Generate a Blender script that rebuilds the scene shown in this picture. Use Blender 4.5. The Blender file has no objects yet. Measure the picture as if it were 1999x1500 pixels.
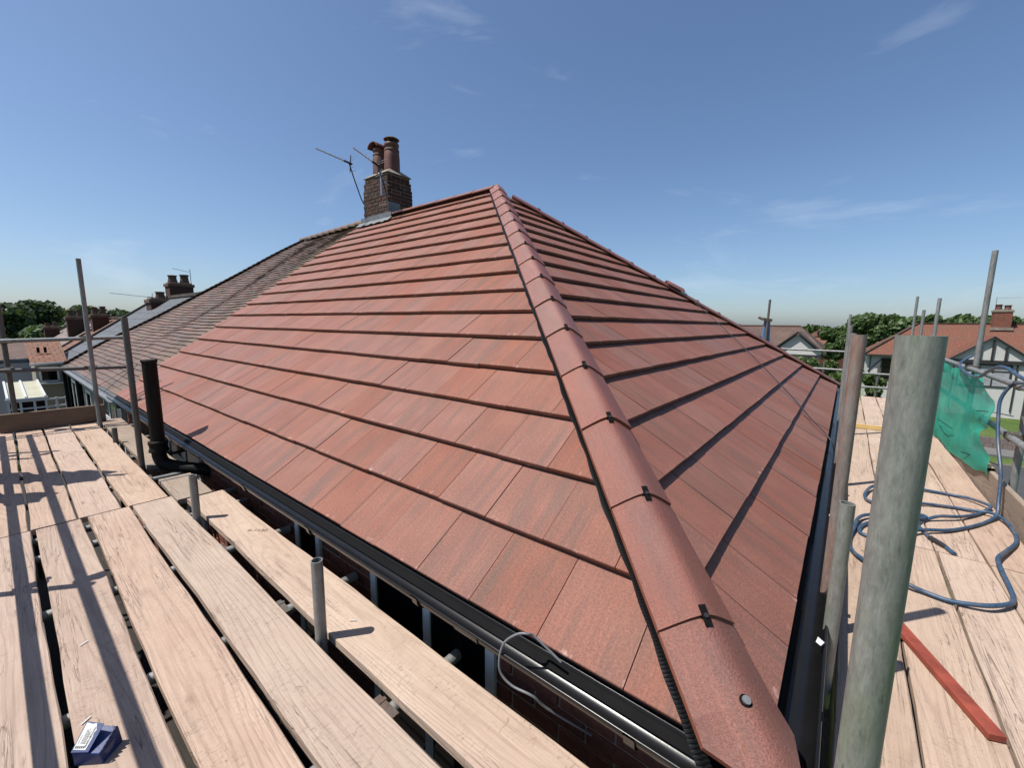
import bpy, bmesh, math, random
from mathutils import Vector, Matrix
random.seed(7)
sc = bpy.context.scene
R = math.radians
# ------------------------------------------------------------------ camera
FPX, YAW, PITCH, ROLL = 812.114, R(38.59889), R(-8.18651), R(0.61674)
CAM = Vector((-1.08761, -0.05153, 1.09383))
fw = Vector((math.cos(PITCH)*math.cos(YAW), math.cos(PITCH)*math.sin(YAW), math.sin(PITCH)))
rt0 = Vector((math.sin(YAW), -math.cos(YAW), 0)); up0 = rt0.cross(fw)
rt = math.cos(ROLL)*rt0 + math.sin(ROLL)*up0; up = -math.sin(ROLL)*rt0 + math.cos(ROLL)*up0
cam = bpy.data.cameras.new('camera'); cam.sensor_width = 36; cam.lens = FPX/1999*36
cam.clip_start = 0.02; cam.clip_end = 3000
camo = bpy.data.objects.new('camera', cam); sc.collection.objects.link(camo)
m = Matrix((rt, up, -fw)).transposed().to_4x4(); m.translation = CAM
camo.matrix_world = m
sc.camera = camo
# ------------------------------------------------------------------ light
SUN_EL = R(61.5); SAZ = Vector((-0.79, 0.613))          # plan direction towards the sun
SAZ.normalize()
world = bpy.data.worlds.new('World'); sc.world = world; world.use_nodes = True
wn = world.node_tree; wn.nodes.clear()
sky = wn.nodes.new('ShaderNodeTexSky'); sky.sky_type = 'NISHITA'; sky.sun_disc = False
sky.sun_elevation = SUN_EL; sky.sun_rotation = math.atan2(SAZ.x, SAZ.y) % (2*math.pi)
sky.air_density = 0.88; sky.dust_density = 1.1; sky.ozone_density = 6.0; sky.altitude = 0
SKY_K = 0.022
bg = wn.nodes.new('ShaderNodeBackground'); bg.inputs[1].default_value = 0.100
wo = wn.nodes.new('ShaderNodeOutputWorld')
# thin wisps of high cloud: noise over the sky's direction
tc = wn.nodes.new('ShaderNodeTexCoord')
mp = wn.nodes.new('ShaderNodeMapping'); mp.inputs['Rotation'].default_value = (0.2, 0.15, 0.3); mp.inputs['Location'].default_value = (2.5, 1.5, 3.5); mp.inputs['Scale'].default_value = (1.7, 1.2, 5.0)
n1 = wn.nodes.new('ShaderNodeTexNoise'); n1.inputs['Scale'].default_value = 1.7; n1.inputs['Detail'].default_value = 9; n1.inputs['Roughness'].default_value = 0.58; n1.inputs['Distortion'].default_value = 0.7
cr = wn.nodes.new('ShaderNodeValToRGB'); cr.color_ramp.elements[0].position = 0.60; cr.color_ramp.elements[1].position = 0.90
cr.color_ramp.elements[1].color = (0.26, 0.26, 0.26, 1)
mx = wn.nodes.new('ShaderNodeMix'); mx.data_type = 'RGBA'
mx.inputs[7].default_value = (7.2, 7.5, 8.0, 1)
L = wn.links
L.new(tc.outputs['Generated'], mp.inputs[0]); L.new(mp.outputs[0], n1.inputs['Vector']); L.new(n1.outputs[0], cr.inputs[0])
# soft shoulder on the sky's radiance (as the camera's own highlight roll-off): c / (1 + k c)
vs = wn.nodes.new('ShaderNodeVectorMath'); vs.operation = 'SCALE'; vs.inputs['Scale'].default_value = SKY_K
va = wn.nodes.new('ShaderNodeVectorMath'); va.operation = 'ADD'; va.inputs[1].default_value = (1, 1, 1)
vd = wn.nodes.new('ShaderNodeVectorMath'); vd.operation = 'DIVIDE'
L.new(sky.outputs[0], vs.inputs[0]); L.new(vs.outputs[0], va.inputs[0]); L.new(sky.outputs[0], vd.inputs[0]); L.new(va.outputs[0], vd.inputs[1])
L.new(cr.outputs[0], mx.inputs[0]); L.new(vd.outputs[0], mx.inputs[6]); L.new(mx.outputs[2], bg.inputs[0]); L.new(bg.outputs[0], wo.inputs[0])
sun = bpy.data.lights.new('sun', 'SUN'); sun.energy = 4.9; sun.angle = R(0.53); sun.color = (1.0, 0.955, 0.89)
suno = bpy.data.objects.new('sun', sun); sc.collection.objects.link(suno)
sdir = Vector((SAZ.x*math.cos(SUN_EL), SAZ.y*math.cos(SUN_EL), math.sin(SUN_EL)))
suno.rotation_euler = sdir.to_track_quat('Z', 'Y').to_euler(); suno.location = (-6, 5, 14)
sc.view_settings.view_transform = 'Standard'; sc.view_settings.look = 'None'
sc.view_settings.exposure = 0.60; sc.view_settings.gamma = 1.0; sc.view_settings.use_curve_mapping = False

# ================================================================== helpers
COL = sc.collection
ORG = {}                                                 # world origin of every object
class NB:
    """small node builder"""
    def __init__(s, name):
        s.m = bpy.data.materials.new(name); s.m.use_nodes = True; s.t = s.m.node_tree
        s.b = s.t.nodes['Principled BSDF']; s.o = s.t.nodes['Material Output']
    def n(s, typ, **kw):
        nd = s.t.nodes.new(typ)
        for k, v in kw.items(): setattr(nd, k, v)
        return nd
    def put(s, sock, v):
        if hasattr(v, 'is_output'): s.t.links.new(v, sock)
        elif isinstance(v, (tuple, list)) and len(v) == 3 and sock.type == 'RGBA': sock.default_value = (*v, 1)
        else: sock.default_value = v
    def coord(s, which='Object'): return s.n('ShaderNodeTexCoord').outputs[which]
    def pos(s): return s.n('ShaderNodeNewGeometry').outputs['Position']
    def uv(s): return s.n('ShaderNodeUVMap').outputs[0]
    def rnd(s):
        a = s.n('ShaderNodeAttribute', attribute_name='rnd'); o = s.n('ShaderNodeObjectInfo')
        return s.math('FRACT', s.math('ADD', a.outputs['Fac'], o.outputs['Random']))
    def math(s, op, a, b=0.0, clamp=False):
        nd = s.n('ShaderNodeMath', operation=op, use_clamp=clamp); s.put(nd.inputs[0], a); s.put(nd.inputs[1], b); return nd.outputs[0]
    def vec(s, x=0.0, y=0.0, z=0.0):
        nd = s.n('ShaderNodeCombineXYZ'); s.put(nd.inputs[0], x); s.put(nd.inputs[1], y); s.put(nd.inputs[2], z); return nd.outputs[0]
    def sep(s, v):
        nd = s.n('ShaderNodeSeparateXYZ'); s.put(nd.inputs[0], v); return nd.outputs
    def vadd(s, a, b):
        nd = s.n('ShaderNodeVectorMath', operation='ADD'); s.put(nd.inputs[0], a); s.put(nd.inputs[1], b); return nd.outputs[0]
    def vmul(s, a, b):
        nd = s.n('ShaderNodeVectorMath', operation='MULTIPLY'); s.put(nd.inputs[0], a); nd.inputs[1].default_value = b; return nd.outputs[0]
    def noise(s, v, scale=5.0, detail=4.0, rough=0.55, dist=0.0):
        nd = s.n('ShaderNodeTexNoise'); s.put(nd.inputs['Vector'], v)
        nd.inputs['Scale'].default_value = scale; nd.inputs['Detail'].default_value = detail
        nd.inputs['Roughness'].default_value = rough; nd.inputs['Distortion'].default_value = dist
        return nd.outputs[0]
    def voro(s, v, scale=5.0, feature='F1', out=0):
        nd = s.n('ShaderNodeTexVoronoi', feature=feature); s.put(nd.inputs['Vector'], v); nd.inputs['Scale'].default_value = scale
        return nd.outputs[out]
    def ramp(s, fac, *st):
        nd = s.n('ShaderNodeValToRGB'); s.put(nd.inputs[0], fac); e = nd.color_ramp.elements
        while len(e) < len(st): e.new(0.5)
        for k, (p, c) in enumerate(st):
            e[k].position = p; e[k].color = (c, c, c, 1) if isinstance(c, (int, float)) else (*c, 1)
        return nd.outputs[0]
    def mix(s, fac, a, b, blend='MIX'):
        nd = s.n('ShaderNodeMix', data_type='RGBA', blend_type=blend); s.put(nd.inputs[0], fac); s.put(nd.inputs[6], a); s.put(nd.inputs[7], b)
        return nd.outputs[2]
    def hsv(s, c, h=0.5, sa=1.0, v=1.0):
        nd = s.n('ShaderNodeHueSaturation'); s.put(nd.inputs['Hue'], h); s.put(nd.inputs['Saturation'], sa); s.put(nd.inputs['Value'], v); s.put(nd.inputs['Color'], c)
        return nd.outputs[0]
    def bump(s, h, strength=0.3, dist=0.01, prev=None):
        nd = s.n('ShaderNodeBump'); s.put(nd.inputs['Height'], h); nd.inputs['Strength'].default_value = strength; nd.inputs['Distance'].default_value = dist
        if prev: s.t.links.new(prev, nd.inputs['Normal'])
        return nd.outputs[0]
    def done(s, col, rough=0.6, metal=0.0, bump=None, spec=0.5, **kw):
        s.put(s.b.inputs['Base Color'], col); s.put(s.b.inputs['Roughness'], rough); s.put(s.b.inputs['Metallic'], metal)
        s.b.inputs['Specular IOR Level'].default_value = spec
        if bump: s.t.links.new(bump, s.b.inputs['Normal'])
        for k, v in kw.items(): s.put(s.b.inputs[k], v)
        return s.m
M = {}
def simple(name, col, rough=0.6, metal=0.0, var=0.25, scale=6.0, spec=0.5, bs=0.15):
    b = NB(name); v = b.noise(b.coord(), scale, 5, 0.6)
    c = b.mix(1.0, col, b.ramp(v, (0.25, 1-var), (0.75, 1+var*0.5)), 'MULTIPLY')
    M[name] = b.done(c, rough, metal, b.bump(b.noise(b.coord(), scale*14, 3), bs, 0.002), spec); return M[name]

# ---- roof tile (concrete, blended reds and greys, streaked down the slope); UV = metres (across, up the slope)
def tile_mat(name, red, grey, light, roughlo, rough_hi, streak=1.0, spec=0.5, edge=True, ior=1.5):
    b = NB(name); uv = b.uv(); r = b.rnd()
    q = b.vadd(uv, b.vec(b.math('MULTIPLY', r, 41.0), b.math('MULTIPLY', r, 17.0), b.math('MULTIPLY', r, 9.0)))
    s1 = b.noise(b.vmul(q, (7.0, 0.9, 1.0)), 1.6, 4, 0.6, 0.6)        # broad grey streaks
    s2 = b.noise(b.vmul(q, (95.0, 2.6, 1.0)), 1.3, 5, 0.74, 0.15)      # fine streaks
    s3 = b.noise(b.vmul(q, (3.0, 3.0, 1.0)), 1.4, 3, 0.5)
    grit = b.noise(uv, 420, 3, 0.7); grit2 = b.noise(uv, 115, 4, 0.75)
    c = b.mix(b.ramp(s3, (0.3, 0.0), (0.7, 1.0)), red, light)
    g = b.math('MULTIPLY', b.ramp(s1, (0.48, 0.0), (0.72, 1.0)), 0.66*streak)
    c = b.mix(g, c, grey)
    c = b.mix(b.math('MULTIPLY', b.ramp(s2, (0.42, 0.0), (0.66, 1.0)), 0.62*streak), c, b.mix(0.4, grey, red))
    c = b.mix(b.math('MULTIPLY', b.ramp(s2, (0.30, 1.0), (0.42, 0.0)), 0.22*streak), c, (0.36, 0.19, 0.14))
    c = b.mix(1.0, c, b.ramp(grit, (0.25, 0.50), (0.55, 1.0), (0.8, 1.5)), 'MULTIPLY')
    c = b.mix(1.0, c, b.ramp(grit2, (0.3, 0.62), (0.7, 1.34)), 'MULTIPLY')
    if not edge: c = b.mix(b.math('MULTIPLY', b.ramp(b.noise(uv, 230, 3, 0.8), (0.58, 0.0), (0.70, 1.0)), 0.40), c, (0.42, 0.24, 0.18))  # pale flecks: the hip tiles' sun glitter painted into their colour
    c = b.hsv(c, 0.5, b.math('ADD', b.math('MULTIPLY', r, 0.18), 0.92), b.math('ADD', b.math('MULTIPLY', b.math('FRACT', b.math('MULTIPLY', r, 7.3)), 0.14), 0.93))
    # chalky rubs along the lower edge and scattered fixings marks
    if edge:
        v = b.sep(uv)[1]
        near = b.ramp(v, (0.0, 1.0), (0.014, 0.75), (0.028, 0.0))
        blot = b.ramp(b.noise(b.vmul(q, (1.0, 0.6, 1.0)), 26, 4, 0.65), (0.59, 0.0), (0.70, 1.0))
        c = b.mix(b.math('MULTIPLY', b.math('MULTIPLY', near, blot), 0.5), c, (0.56, 0.36, 0.32))
    dust = b.ramp(b.noise(b.vadd(q, (5.0, 3.0, 2.0)), 9, 6, 0.75, 1.5), (0.70, 0.0), (0.82, 1.0))
    c = b.mix(b.math('MULTIPLY', dust, 0.35), c, (0.50, 0.36, 0.33))
    rough = b.ramp(grit if edge else b.noise(uv, 210, 3, 0.75), (0.35, rough_hi), (0.65, roughlo)); b.b.inputs['IOR'].default_value = ior
    bm = b.bump(grit, 0.8, 0.0022, b.bump(grit2, 0.45 if edge else 1.0, 0.003 if edge else 0.0055))
    M[name] = b.done(c, rough, 0, bm, spec); return M[name]
tile_mat('roof_tile', (0.215, 0.076, 0.050), (0.094, 0.069, 0.055), (0.246, 0.099, 0.067), 0.50, 0.70, 1.0, 0.38, True, 1.5)
tile_mat('hip_tile', (0.195, 0.054, 0.032), (0.080, 0.042, 0.032), (0.222, 0.070, 0.042), 0.38, 0.50, 0.8, 0.95, False, 1.52)
def old_tile_mat():
    b = NB('old_tile'); r = b.rnd(); p = b.pos()
    n = b.noise(p, 1.3, 4); f = b.noise(p, 38, 4, 0.7)
    c = b.ramp(r, (0.0, (0.145, 0.082, 0.066)), (0.3, (0.122, 0.078, 0.065)), (0.52, (0.108, 0.082, 0.073)), (0.72, (0.152, 0.080, 0.062)), (0.88, (0.09, 0.082, 0.08)), (1.0, (0.132, 0.084, 0.07)))
    c = b.mix(1.0, c, b.ramp(f, (0.25, 0.65), (0.75, 1.25)), 'MULTIPLY')
    c = b.mix(b.math('MULTIPLY', b.ramp(n, (0.45, 0.0), (0.7, 1.0)), 0.5), c, (0.10, 0.075, 0.06))
    y = b.sep(p)[1]; x = b.sep(p)[0]
    yv = b.math('SUBTRACT', y, b.math('MULTIPLY', x, 0.1))
    moss = b.math('MULTIPLY', b.ramp(b.math('DIVIDE', b.math('SUBTRACT', yv, 8.42), 1.3), (0.0, 0.85), (0.16, 0.55), (0.4, 0.12), (1.0, 0.0)), b.ramp(b.noise(p, 9, 5, 0.7), (0.36, 0.0), (0.6, 1.0)))
    c = b.mix(b.math('MULTIPLY', moss, 0.95), c, (0.125, 0.095, 0.045))
    spots = b.ramp(b.noise(p, 17, 5, 0.7), (0.64, 0.0), (0.72, 1.0))
    c = b.mix(b.math('MULTIPLY', spots, 0.45), c, (0.18, 0.16, 0.125))
    M['old_tile'] = b.done(c, 0.78, 0, b.bump(f, 0.5, 0.004), 0.4)
old_tile_mat()
# ---- scaffold board: grain along local X
def board_mat(name, light, mid, dark, wear):
    b = NB(name); o = b.coord('Object'); r = b.rnd()
    off = b.vec(b.math('MULTIPLY', r, 23.0), b.math('MULTIPLY', b.math('FRACT', b.math('MULTIPLY', r, 11.7)), 3.0), b.math('MULTIPLY', b.math('FRACT', b.math('MULTIPLY', r, 5.3)), 2.0))
    q = b.vadd(o, off)
    wob = b.noise(b.vmul(q, (0.45, 4.0, 4.0)), 1.0, 2, 0.45)
    wob2 = b.noise(b.vmul(q, (2.5, 14.0, 14.0)), 1.0, 3, 0.55)
    # growth rings seen as cathedral grain: iso lines of (y + z-ish + wander)
    yy = b.sep(q)[1]
    h = b.math('ADD', b.math('MULTIPLY', yy, 210.0), b.math('MULTIPLY', wob, 95.0)); h = b.math('ADD', h, b.math('MULTIPLY', wob2, 5.0))
    ring = b.math('MULTIPLY', b.math('ADD', b.math('SINE', h), 1.0), 0.5)
    line = b.ramp(ring, (0.55, 0.0), (0.97, 1.0))
    fib = b.noise(b.vmul(q, (5.0, 190.0, 60.0)), 1.0, 4, 0.7)
    blot = b.noise(b.vmul(q, (2.2, 5.0, 5.0)), 1.0, 5, 0.6)
    c = b.mix(b.ramp(blot, (0.3, 0.0), (0.72, 1.0)), mid, light)
    lmask = b.ramp(b.noise(b.vmul(q, (1.5, 4.0, 4.0)), 1.3, 3), (0.36, 0.15), (0.62, 0.8))
    c = b.mix(b.math('MULTIPLY', b.math('MULTIPLY', line, lmask), 0.26), c, dark)
    c = b.mix(1.0, c, b.ramp(fib, (0.25, 0.78), (0.75, 1.12)), 'MULTIPLY')
    # splits along the grain
    crk = b.noise(b.vmul(q, (0.9, 26.0, 5.0)), 1.0, 5, 0.6, 0.8)
    crack = b.math('MULTIPLY', b.ramp(b.math('ABSOLUTE', b.math('SUBTRACT', crk, 0.5)), (0.0, 1.0), (0.006, 0.6), (0.013, 0.0)), b.ramp(b.noise(b.vmul(q, (1.3, 6.0, 6.0)), 1.0, 2), (0.50, 0.0), (0.58, 1.0)))
    c = b.mix(b.math('MULTIPLY', crack, 0.75), c, (0.07, 0.042, 0.03))
    # scuffs and saw marks across the grain
    sc1 = b.noise(b.vmul(q, (70.0, 26.0, 7.0)), 1.0, 5, 0.75, 1.5)
    scuff = b.math('MULTIPLY', b.ramp(sc1, (0.55, 0.0), (0.67, 1.0)), b.ramp(b.noise(b.vmul(q, (3.5, 7.0, 4.0)), 1.0, 5, 0.65), (0.40, 0.0), (0.58, 1.0)))
    c = b.mix(b.math('MULTIPLY', scuff, 0.66), c, dark)
    pore = b.ramp(b.noise(b.vmul(q, (30.0, 160.0, 60.0)), 1.0, 3, 0.7), (0.60, 0.0), (0.72, 1.0)); c = b.mix(b.math('MULTIPLY', pore, 0.30), c, dark)
    # red tile dust worn in, a few dark specks
    dust = b.ramp(b.noise(b.vmul(q, (2.4, 6.2, 2.2)), 1.0, 6, 0.75), (0.40, 0.0), (0.7, 1.0))
    c = b.mix(b.math('MULTIPLY', dust, wear*1.5), c, (0.285, 0.165, 0.125))
    spk = b.ramp(b.voro(b.vmul(q, (1.0, 1.6, 1.0)), 11), (0.030, 1.0), (0.05, 0.0))
    spk = b.math('MULTIPLY', spk, b.ramp(b.noise(q, 5, 2), (0.5, 0.0), (0.56, 1.0)))
    c = b.mix(b.math('MULTIPLY', spk, 0.8), c, (0.075, 0.055, 0.05))
    # knots
    kv = b.voro(b.vmul(q, (1.0, 2.4, 2.4)), 2.1); knot = b.ramp(kv, (0.030, 1.0), (0.075, 0.35), (0.11, 0.0))
    c = b.mix(b.math('MULTIPLY', knot, 0.45), c, (0.15, 0.085, 0.055))
    c = b.hsv(c, 0.5, b.math('ADD', b.math('MULTIPLY', r, 0.16), 0.86), b.math('ADD', b.math('MULTIPLY', b.math('FRACT', b.math('MULTIPLY', r, 3.7)), 0.14), 0.90))
    hgt = b.math('SUBTRACT', b.math('MULTIPLY', fib, 0.5), b.math('ADD', b.math('MULTIPLY', line, 0.5), b.math('ADD', crack, b.math('MULTIPLY', scuff, 0.5))))
    M[name] = b.done(c, 0.72, 0, b.bump(hgt, 0.45, 0.003), 0.3)
board_mat('board', (0.410, 0.302, 0.230), (0.345, 0.246, 0.184), (0.105, 0.066, 0.047), 0.20)
board_mat('board_pale', (0.428, 0.322, 0.242), (0.365, 0.267, 0.197), (0.135, 0.086, 0.060), 0.16)
board_mat('board_old', (0.316, 0.255, 0.196), (0.248, 0.193, 0.144), (0.076, 0.055, 0.041), 0.20)
board_mat('board_shade_tone', (0.020, 0.017, 0.014), (0.014, 0.012, 0.010), (0.008, 0.006, 0.005), 0.02)  # near black: shade below the decks put into the board colour
board_mat('board_brown', (0.206, 0.144, 0.096), (0.144, 0.096, 0.062), (0.048, 0.031, 0.021), 0.15)
# ---- galvanised tube
def tube_mat(name, a, c2, tint, tintf, rough, metal, fs=1.0, spec=0.5):
    b = NB(name); p = b.coord('Object'); q = b.vadd(p, b.vec(b.math('MULTIPLY', b.rnd(), 30.0), 0.0, 0.0))
    n = b.noise(b.vmul(q, (1, 1, 0.35)), 24*fs, 6, 0.75, 0.4); c = b.ramp(n, (0.3, a), (0.7, c2))
    t = b.ramp(b.noise(b.vmul(q, (1, 1, 0.25)), 7*fs, 5, 0.65), (0.46, 0.0), (0.62, 1.0))
    c = b.mix(b.math('MULTIPLY', t, tintf), c, tint)
    f = b.noise(b.vmul(q, (1, 1, 0.22)), 85*fs, 4, 0.75)
    drk = b.ramp(b.noise(b.vmul(q, (1, 1, 0.2)), 42*fs, 6, 0.75, 0.8), (0.60, 0.0), (0.70, 1.0))
    c = b.mix(b.math('MULTIPLY', drk, 0.7), c, (0.04, 0.045, 0.045))
    c = b.mix(1.0, c, b.ramp(f, (0.25, 0.74), (0.75, 1.2)), 'MULTIPLY')
    scr = b.ramp(b.noise(b.vmul(q, (1, 1, 0.035)), 130*fs, 3, 0.6, 0.2), (0.66, 0.0), (0.72, 1.0)); c = b.mix(b.math('MULTIPLY', scr, 0.45), c, (0.05, 0.05, 0.048))
    lt = b.ramp(b.noise(b.vmul(q, (1, 1, 0.3)), 55*fs, 5, 0.7, 0.6), (0.66, 0.0), (0.74, 1.0)); c = b.mix(b.math('MULTIPLY', lt, 0.35), c, tuple(min(.6, 1.9*v) for v in c2))
    M[name] = b.done(c, b.ramp(f, (0.3, rough), (0.7, rough+0.2)), metal, b.bump(b.math('SUBTRACT', f, drk), 0.25, 0.0015), spec)
tube_mat('tube', (0.190, 0.194, 0.190), (0.292, 0.299, 0.296), (0.132, 0.128, 0.117), 0.5, 0.42, 0.45)
tube_mat('tube_near', (0.15, 0.152, 0.138), (0.27, 0.272, 0.25), (0.175, 0.205, 0.135), 0.55, 0.42, 0.3, 2.0)
tube_mat('tube_rust', (0.161, 0.132, 0.117), (0.249, 0.212, 0.190), (0.242, 0.110, 0.073), 0.85, 0.5, 0.25)
tube_mat('tube_dark', (0.080, 0.077, 0.073), (0.146, 0.139, 0.132), (0.110, 0.080, 0.065), 0.6, 0.5, 0.3)
tube_mat('iron', (0.005, 0.005, 0.005), (0.012, 0.011, 0.010), (0.026, 0.015, 0.009), 0.4, 0.5, 0.0, 0.6, 0.12)
tube_mat('coupler', (0.075, 0.066, 0.058), (0.13, 0.118, 0.105), (0.11, 0.055, 0.035), 0.6, 0.55, 0.4)
simple('black_plastic', (0.007, 0.007, 0.0075), 0.27, 0, 0.3, 9, 0.32, 0.06)
simple('black_matt', (0.006, 0.006, 0.0065), 0.7, 0, 0.3, 9, 0.08)
simple('fascia', (0.045, 0.032, 0.026), 0.5, 0, 0.3, 7)
simple('white_pvc', (0.507, 0.515, 0.522), 0.35, 0, 0.08, 3)
simple('underlay', (0.035, 0.025, 0.022), 0.9)
simple('mortar', (0.30, 0.235, 0.175), 0.95, 0, 0.3, 22, 0.2, 0.6)
simple('mortar_dark', (0.21, 0.18, 0.145), 0.95, 0, 0.35, 18, 0.2, 0.7)
simple('flaunch', (0.233, 0.205, 0.166), 0.95, 0, 0.5, 7, 0.2, 0.6)
simple('lead', (0.15, 0.16, 0.172), 0.5, 0.2, 0.4, 8, 0.4, 0.4)
simple('clay_pot', (0.120, 0.048, 0.036), 0.62, 0, 0.4, 5, 0.4, 0.3)
simple('clay_dark', (0.10, 0.062, 0.048), 0.75, 0, 0.4, 5, 0.3, 0.3)
simple('aluminium', (0.42, 0.43, 0.44), 0.35, 0.8, 0.2, 9)
simple('dark_metal', (0.03, 0.03, 0.032), 0.45, 0.3, 0.3, 9)
simple('render_white', (0.465, 0.458, 0.437), 0.85, 0, 0.10, 1.3, 0.2, 0.2)
simple('render_cream', (0.27, 0.25, 0.205), 0.85, 0, 0.2, 1.1, 0.2, 0.2)
simple('curtained_glass', (0.30, 0.31, 0.33), 0.12, 0, 0.35, 3)
simple('black_timber', (0.018, 0.017, 0.017), 0.6, 0, 0.3, 3)
simple('poly_roof', (0.40, 0.38, 0.27), 0.4, 0, 0.15, 1.5)
simple('red_batten', (0.235, 0.050, 0.030), 0.62, 0, 0.5, 14, 0.35, 0.4)
simple('yellow_batten', (0.50, 0.34, 0.13), 0.7, 0, 0.25, 9)
simple('blue_card', (0.006, 0.026, 0.12), 0.42, 0, 0.25, 12, 0.5, 0.1)
simple('white_card', (0.507, 0.507, 0.494), 0.6, 0, 0.08, 14)
simple('ink', (0.02, 0.02, 0.025), 0.7)
simple('pencil', (0.17, 0.12, 0.10), 0.8)
simple('screw', (0.35, 0.34, 0.33), 0.4, 0.7, 0.3, 60)
simple('blue_tarp', (0.10, 0.19, 0.33), 0.5, 0, 0.3, 3)
simple('pavement', (0.13, 0.125, 0.12), 0.9, 0, 0.15, 1.2, 0.2, 0.3)
simple('asphalt', (0.055, 0.057, 0.062), 0.9, 0, 0.2, 1.5, 0.2, 0.4)
simple('bark', (0.085, 0.062, 0.045), 0.9, 0, 0.3, 6, 0.2, 0.5)
simple('hessian', (0.36, 0.27, 0.19), 0.95, 0, 0.3, 30, 0.1, 0.5)
simple('solar', (0.012, 0.015, 0.025), 0.15, 0, 0.2, 2)
def brick_mat(name, cols, soot):
    b = NB(name); r = b.rnd(); p = b.pos()
    c = b.ramp(r, *[(k/(len(cols)-1), v) for k, v in enumerate(cols)])
    f = b.noise(p, 45, 5, 0.7)
    c = b.mix(1.0, c, b.ramp(f, (0.25, 0.6), (0.75, 1.25)), 'MULTIPLY')
    c = b.mix(b.math('MULTIPLY', b.ramp(b.noise(p, 5, 4), (0.4, 0.0), (0.65, 1.0)), soot), c, (0.03, 0.025, 0.023))
    M[name] = b.done(c, 0.85, 0, b.bump(f, 0.6, 0.004), 0.3)
brick_mat('brick', [(0.13, 0.045, 0.030), (0.17, 0.055, 0.035), (0.10, 0.035, 0.026), (0.19, 0.066, 0.042)], 0.35)
brick_mat('chimney_brick', [(0.050, 0.022, 0.016), (0.078, 0.030, 0.021), (0.034, 0.019, 0.016), (0.092, 0.035, 0.023)], 0.6)
def glass_mat():
    b = NB('glass'); M['glass'] = b.done((0.004, 0.005, 0.006), 0.05, 0, None, 0.35)
glass_mat()
def hose_mat():
    b = NB('hose'); p = b.pos(); n = b.noise(p, 60, 4, 0.7); d = b.noise(p, 9, 3)
    c = b.mix(b.ramp(n, (0.4, 0.0), (0.7, 1.0)), (0.016, 0.045, 0.092), (0.042, 0.080, 0.128))
    c = b.mix(b.math('MULTIPLY', b.ramp(d, (0.5, 0.0), (0.62, 1.0)), 0.6), c, (0.10, 0.092, 0.095))
    M['hose'] = b.done(c, 0.45, 0, b.bump(n, 0.2, 0.001))
hose_mat()
def net_mat():
    b = NB('debris_net'); uv = b.uv(); n = b.noise(uv, 3, 4)
    c = b.ramp(n, (0.3, (0.02, 0.36, 0.255)), (0.7, (0.06, 0.52, 0.385)))
    b.done(c, 0.6, 0, None, 0.3)
    tr = b.n('ShaderNodeBsdfTransparent'); tl = b.n('ShaderNodeBsdfTranslucent'); b.put(tl.inputs[0], c)
    m1 = b.n('ShaderNodeMixShader'); m1.inputs[0].default_value = 0.45
    b.t.links.new(b.b.outputs[0], m1.inputs[1]); b.t.links.new(tl.outputs[0], m1.inputs[2])
    # knitted mesh: open fraction varies with the weave
    g = b.math('ADD', b.math('MULTIPLY', b.noise(uv, 160, 2, 0.6), 0.30), b.math('ADD', b.math('MULTIPLY', n, 0.12), -0.11), True)
    m2 = b.n('ShaderNodeMixShader'); b.put(m2.inputs[0], g); b.t.links.new(m1.outputs[0], m2.inputs[1]); b.t.links.new(tr.outputs[0], m2.inputs[2])
    b.t.links.new(m2.outputs[0], b.o.inputs[0]); M['debris_net'] = b.m
net_mat()
def leaf_mat(name, a, c2):
    b = NB(name); r = b.n('ShaderNodeAttribute', attribute_name='rnd').outputs['Fac']
    c = b.ramp(r, (0.0, a), (1.0, c2)); b.done(c, 0.55, 0, None, 0.35)
    tl = b.n('ShaderNodeBsdfTranslucent'); b.put(tl.inputs[0], b.mix(0.5, c, (0.10, 0.15, 0.02)))
    m1 = b.n('ShaderNodeMixShader'); m1.inputs[0].default_value = 0.28
    b.t.links.new(b.b.outputs[0], m1.inputs[1]); b.t.links.new(tl.outputs[0], m1.inputs[2]); b.t.links.new(m1.outputs[0], b.o.inputs[0]); M[name] = b.m
leaf_mat('leaf', (0.035, 0.065, 0.02), (0.085, 0.14, 0.04))
leaf_mat('leaf_dark', (0.024, 0.045, 0.02), (0.058, 0.092, 0.034))
leaf_mat('leaf_hedge', (0.03, 0.06, 0.016), (0.10, 0.15, 0.035))
def ground_mat():
    b = NB('grass'); p = b.pos(); n = b.noise(p, 0.35, 6, 0.6); f = b.noise(p, 9, 4, 0.7)
    c = b.ramp(n, (0.3, (0.045, 0.085, 0.02)), (0.55, (0.075, 0.11, 0.03)), (0.75, (0.12, 0.115, 0.055)))
    c = b.mix(1.0, c, b.ramp(f, (0.3, 0.65), (0.7, 1.25)), 'MULTIPLY'); M['grass'] = b.done(c, 0.95, 0, b.bump(f, 0.6, 0.03), 0.1)
    b = NB('yard'); p = b.pos(); n = b.noise(p, 1.2, 6, 0.65); c = b.ramp(n, (0.3, (0.045, 0.04, 0.036)), (0.7, (0.10, 0.09, 0.08)))
    M['yard'] = b.done(c, 0.95, 0, b.bump(n, 0.4, 0.02), 0.2)
ground_mat()
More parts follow.
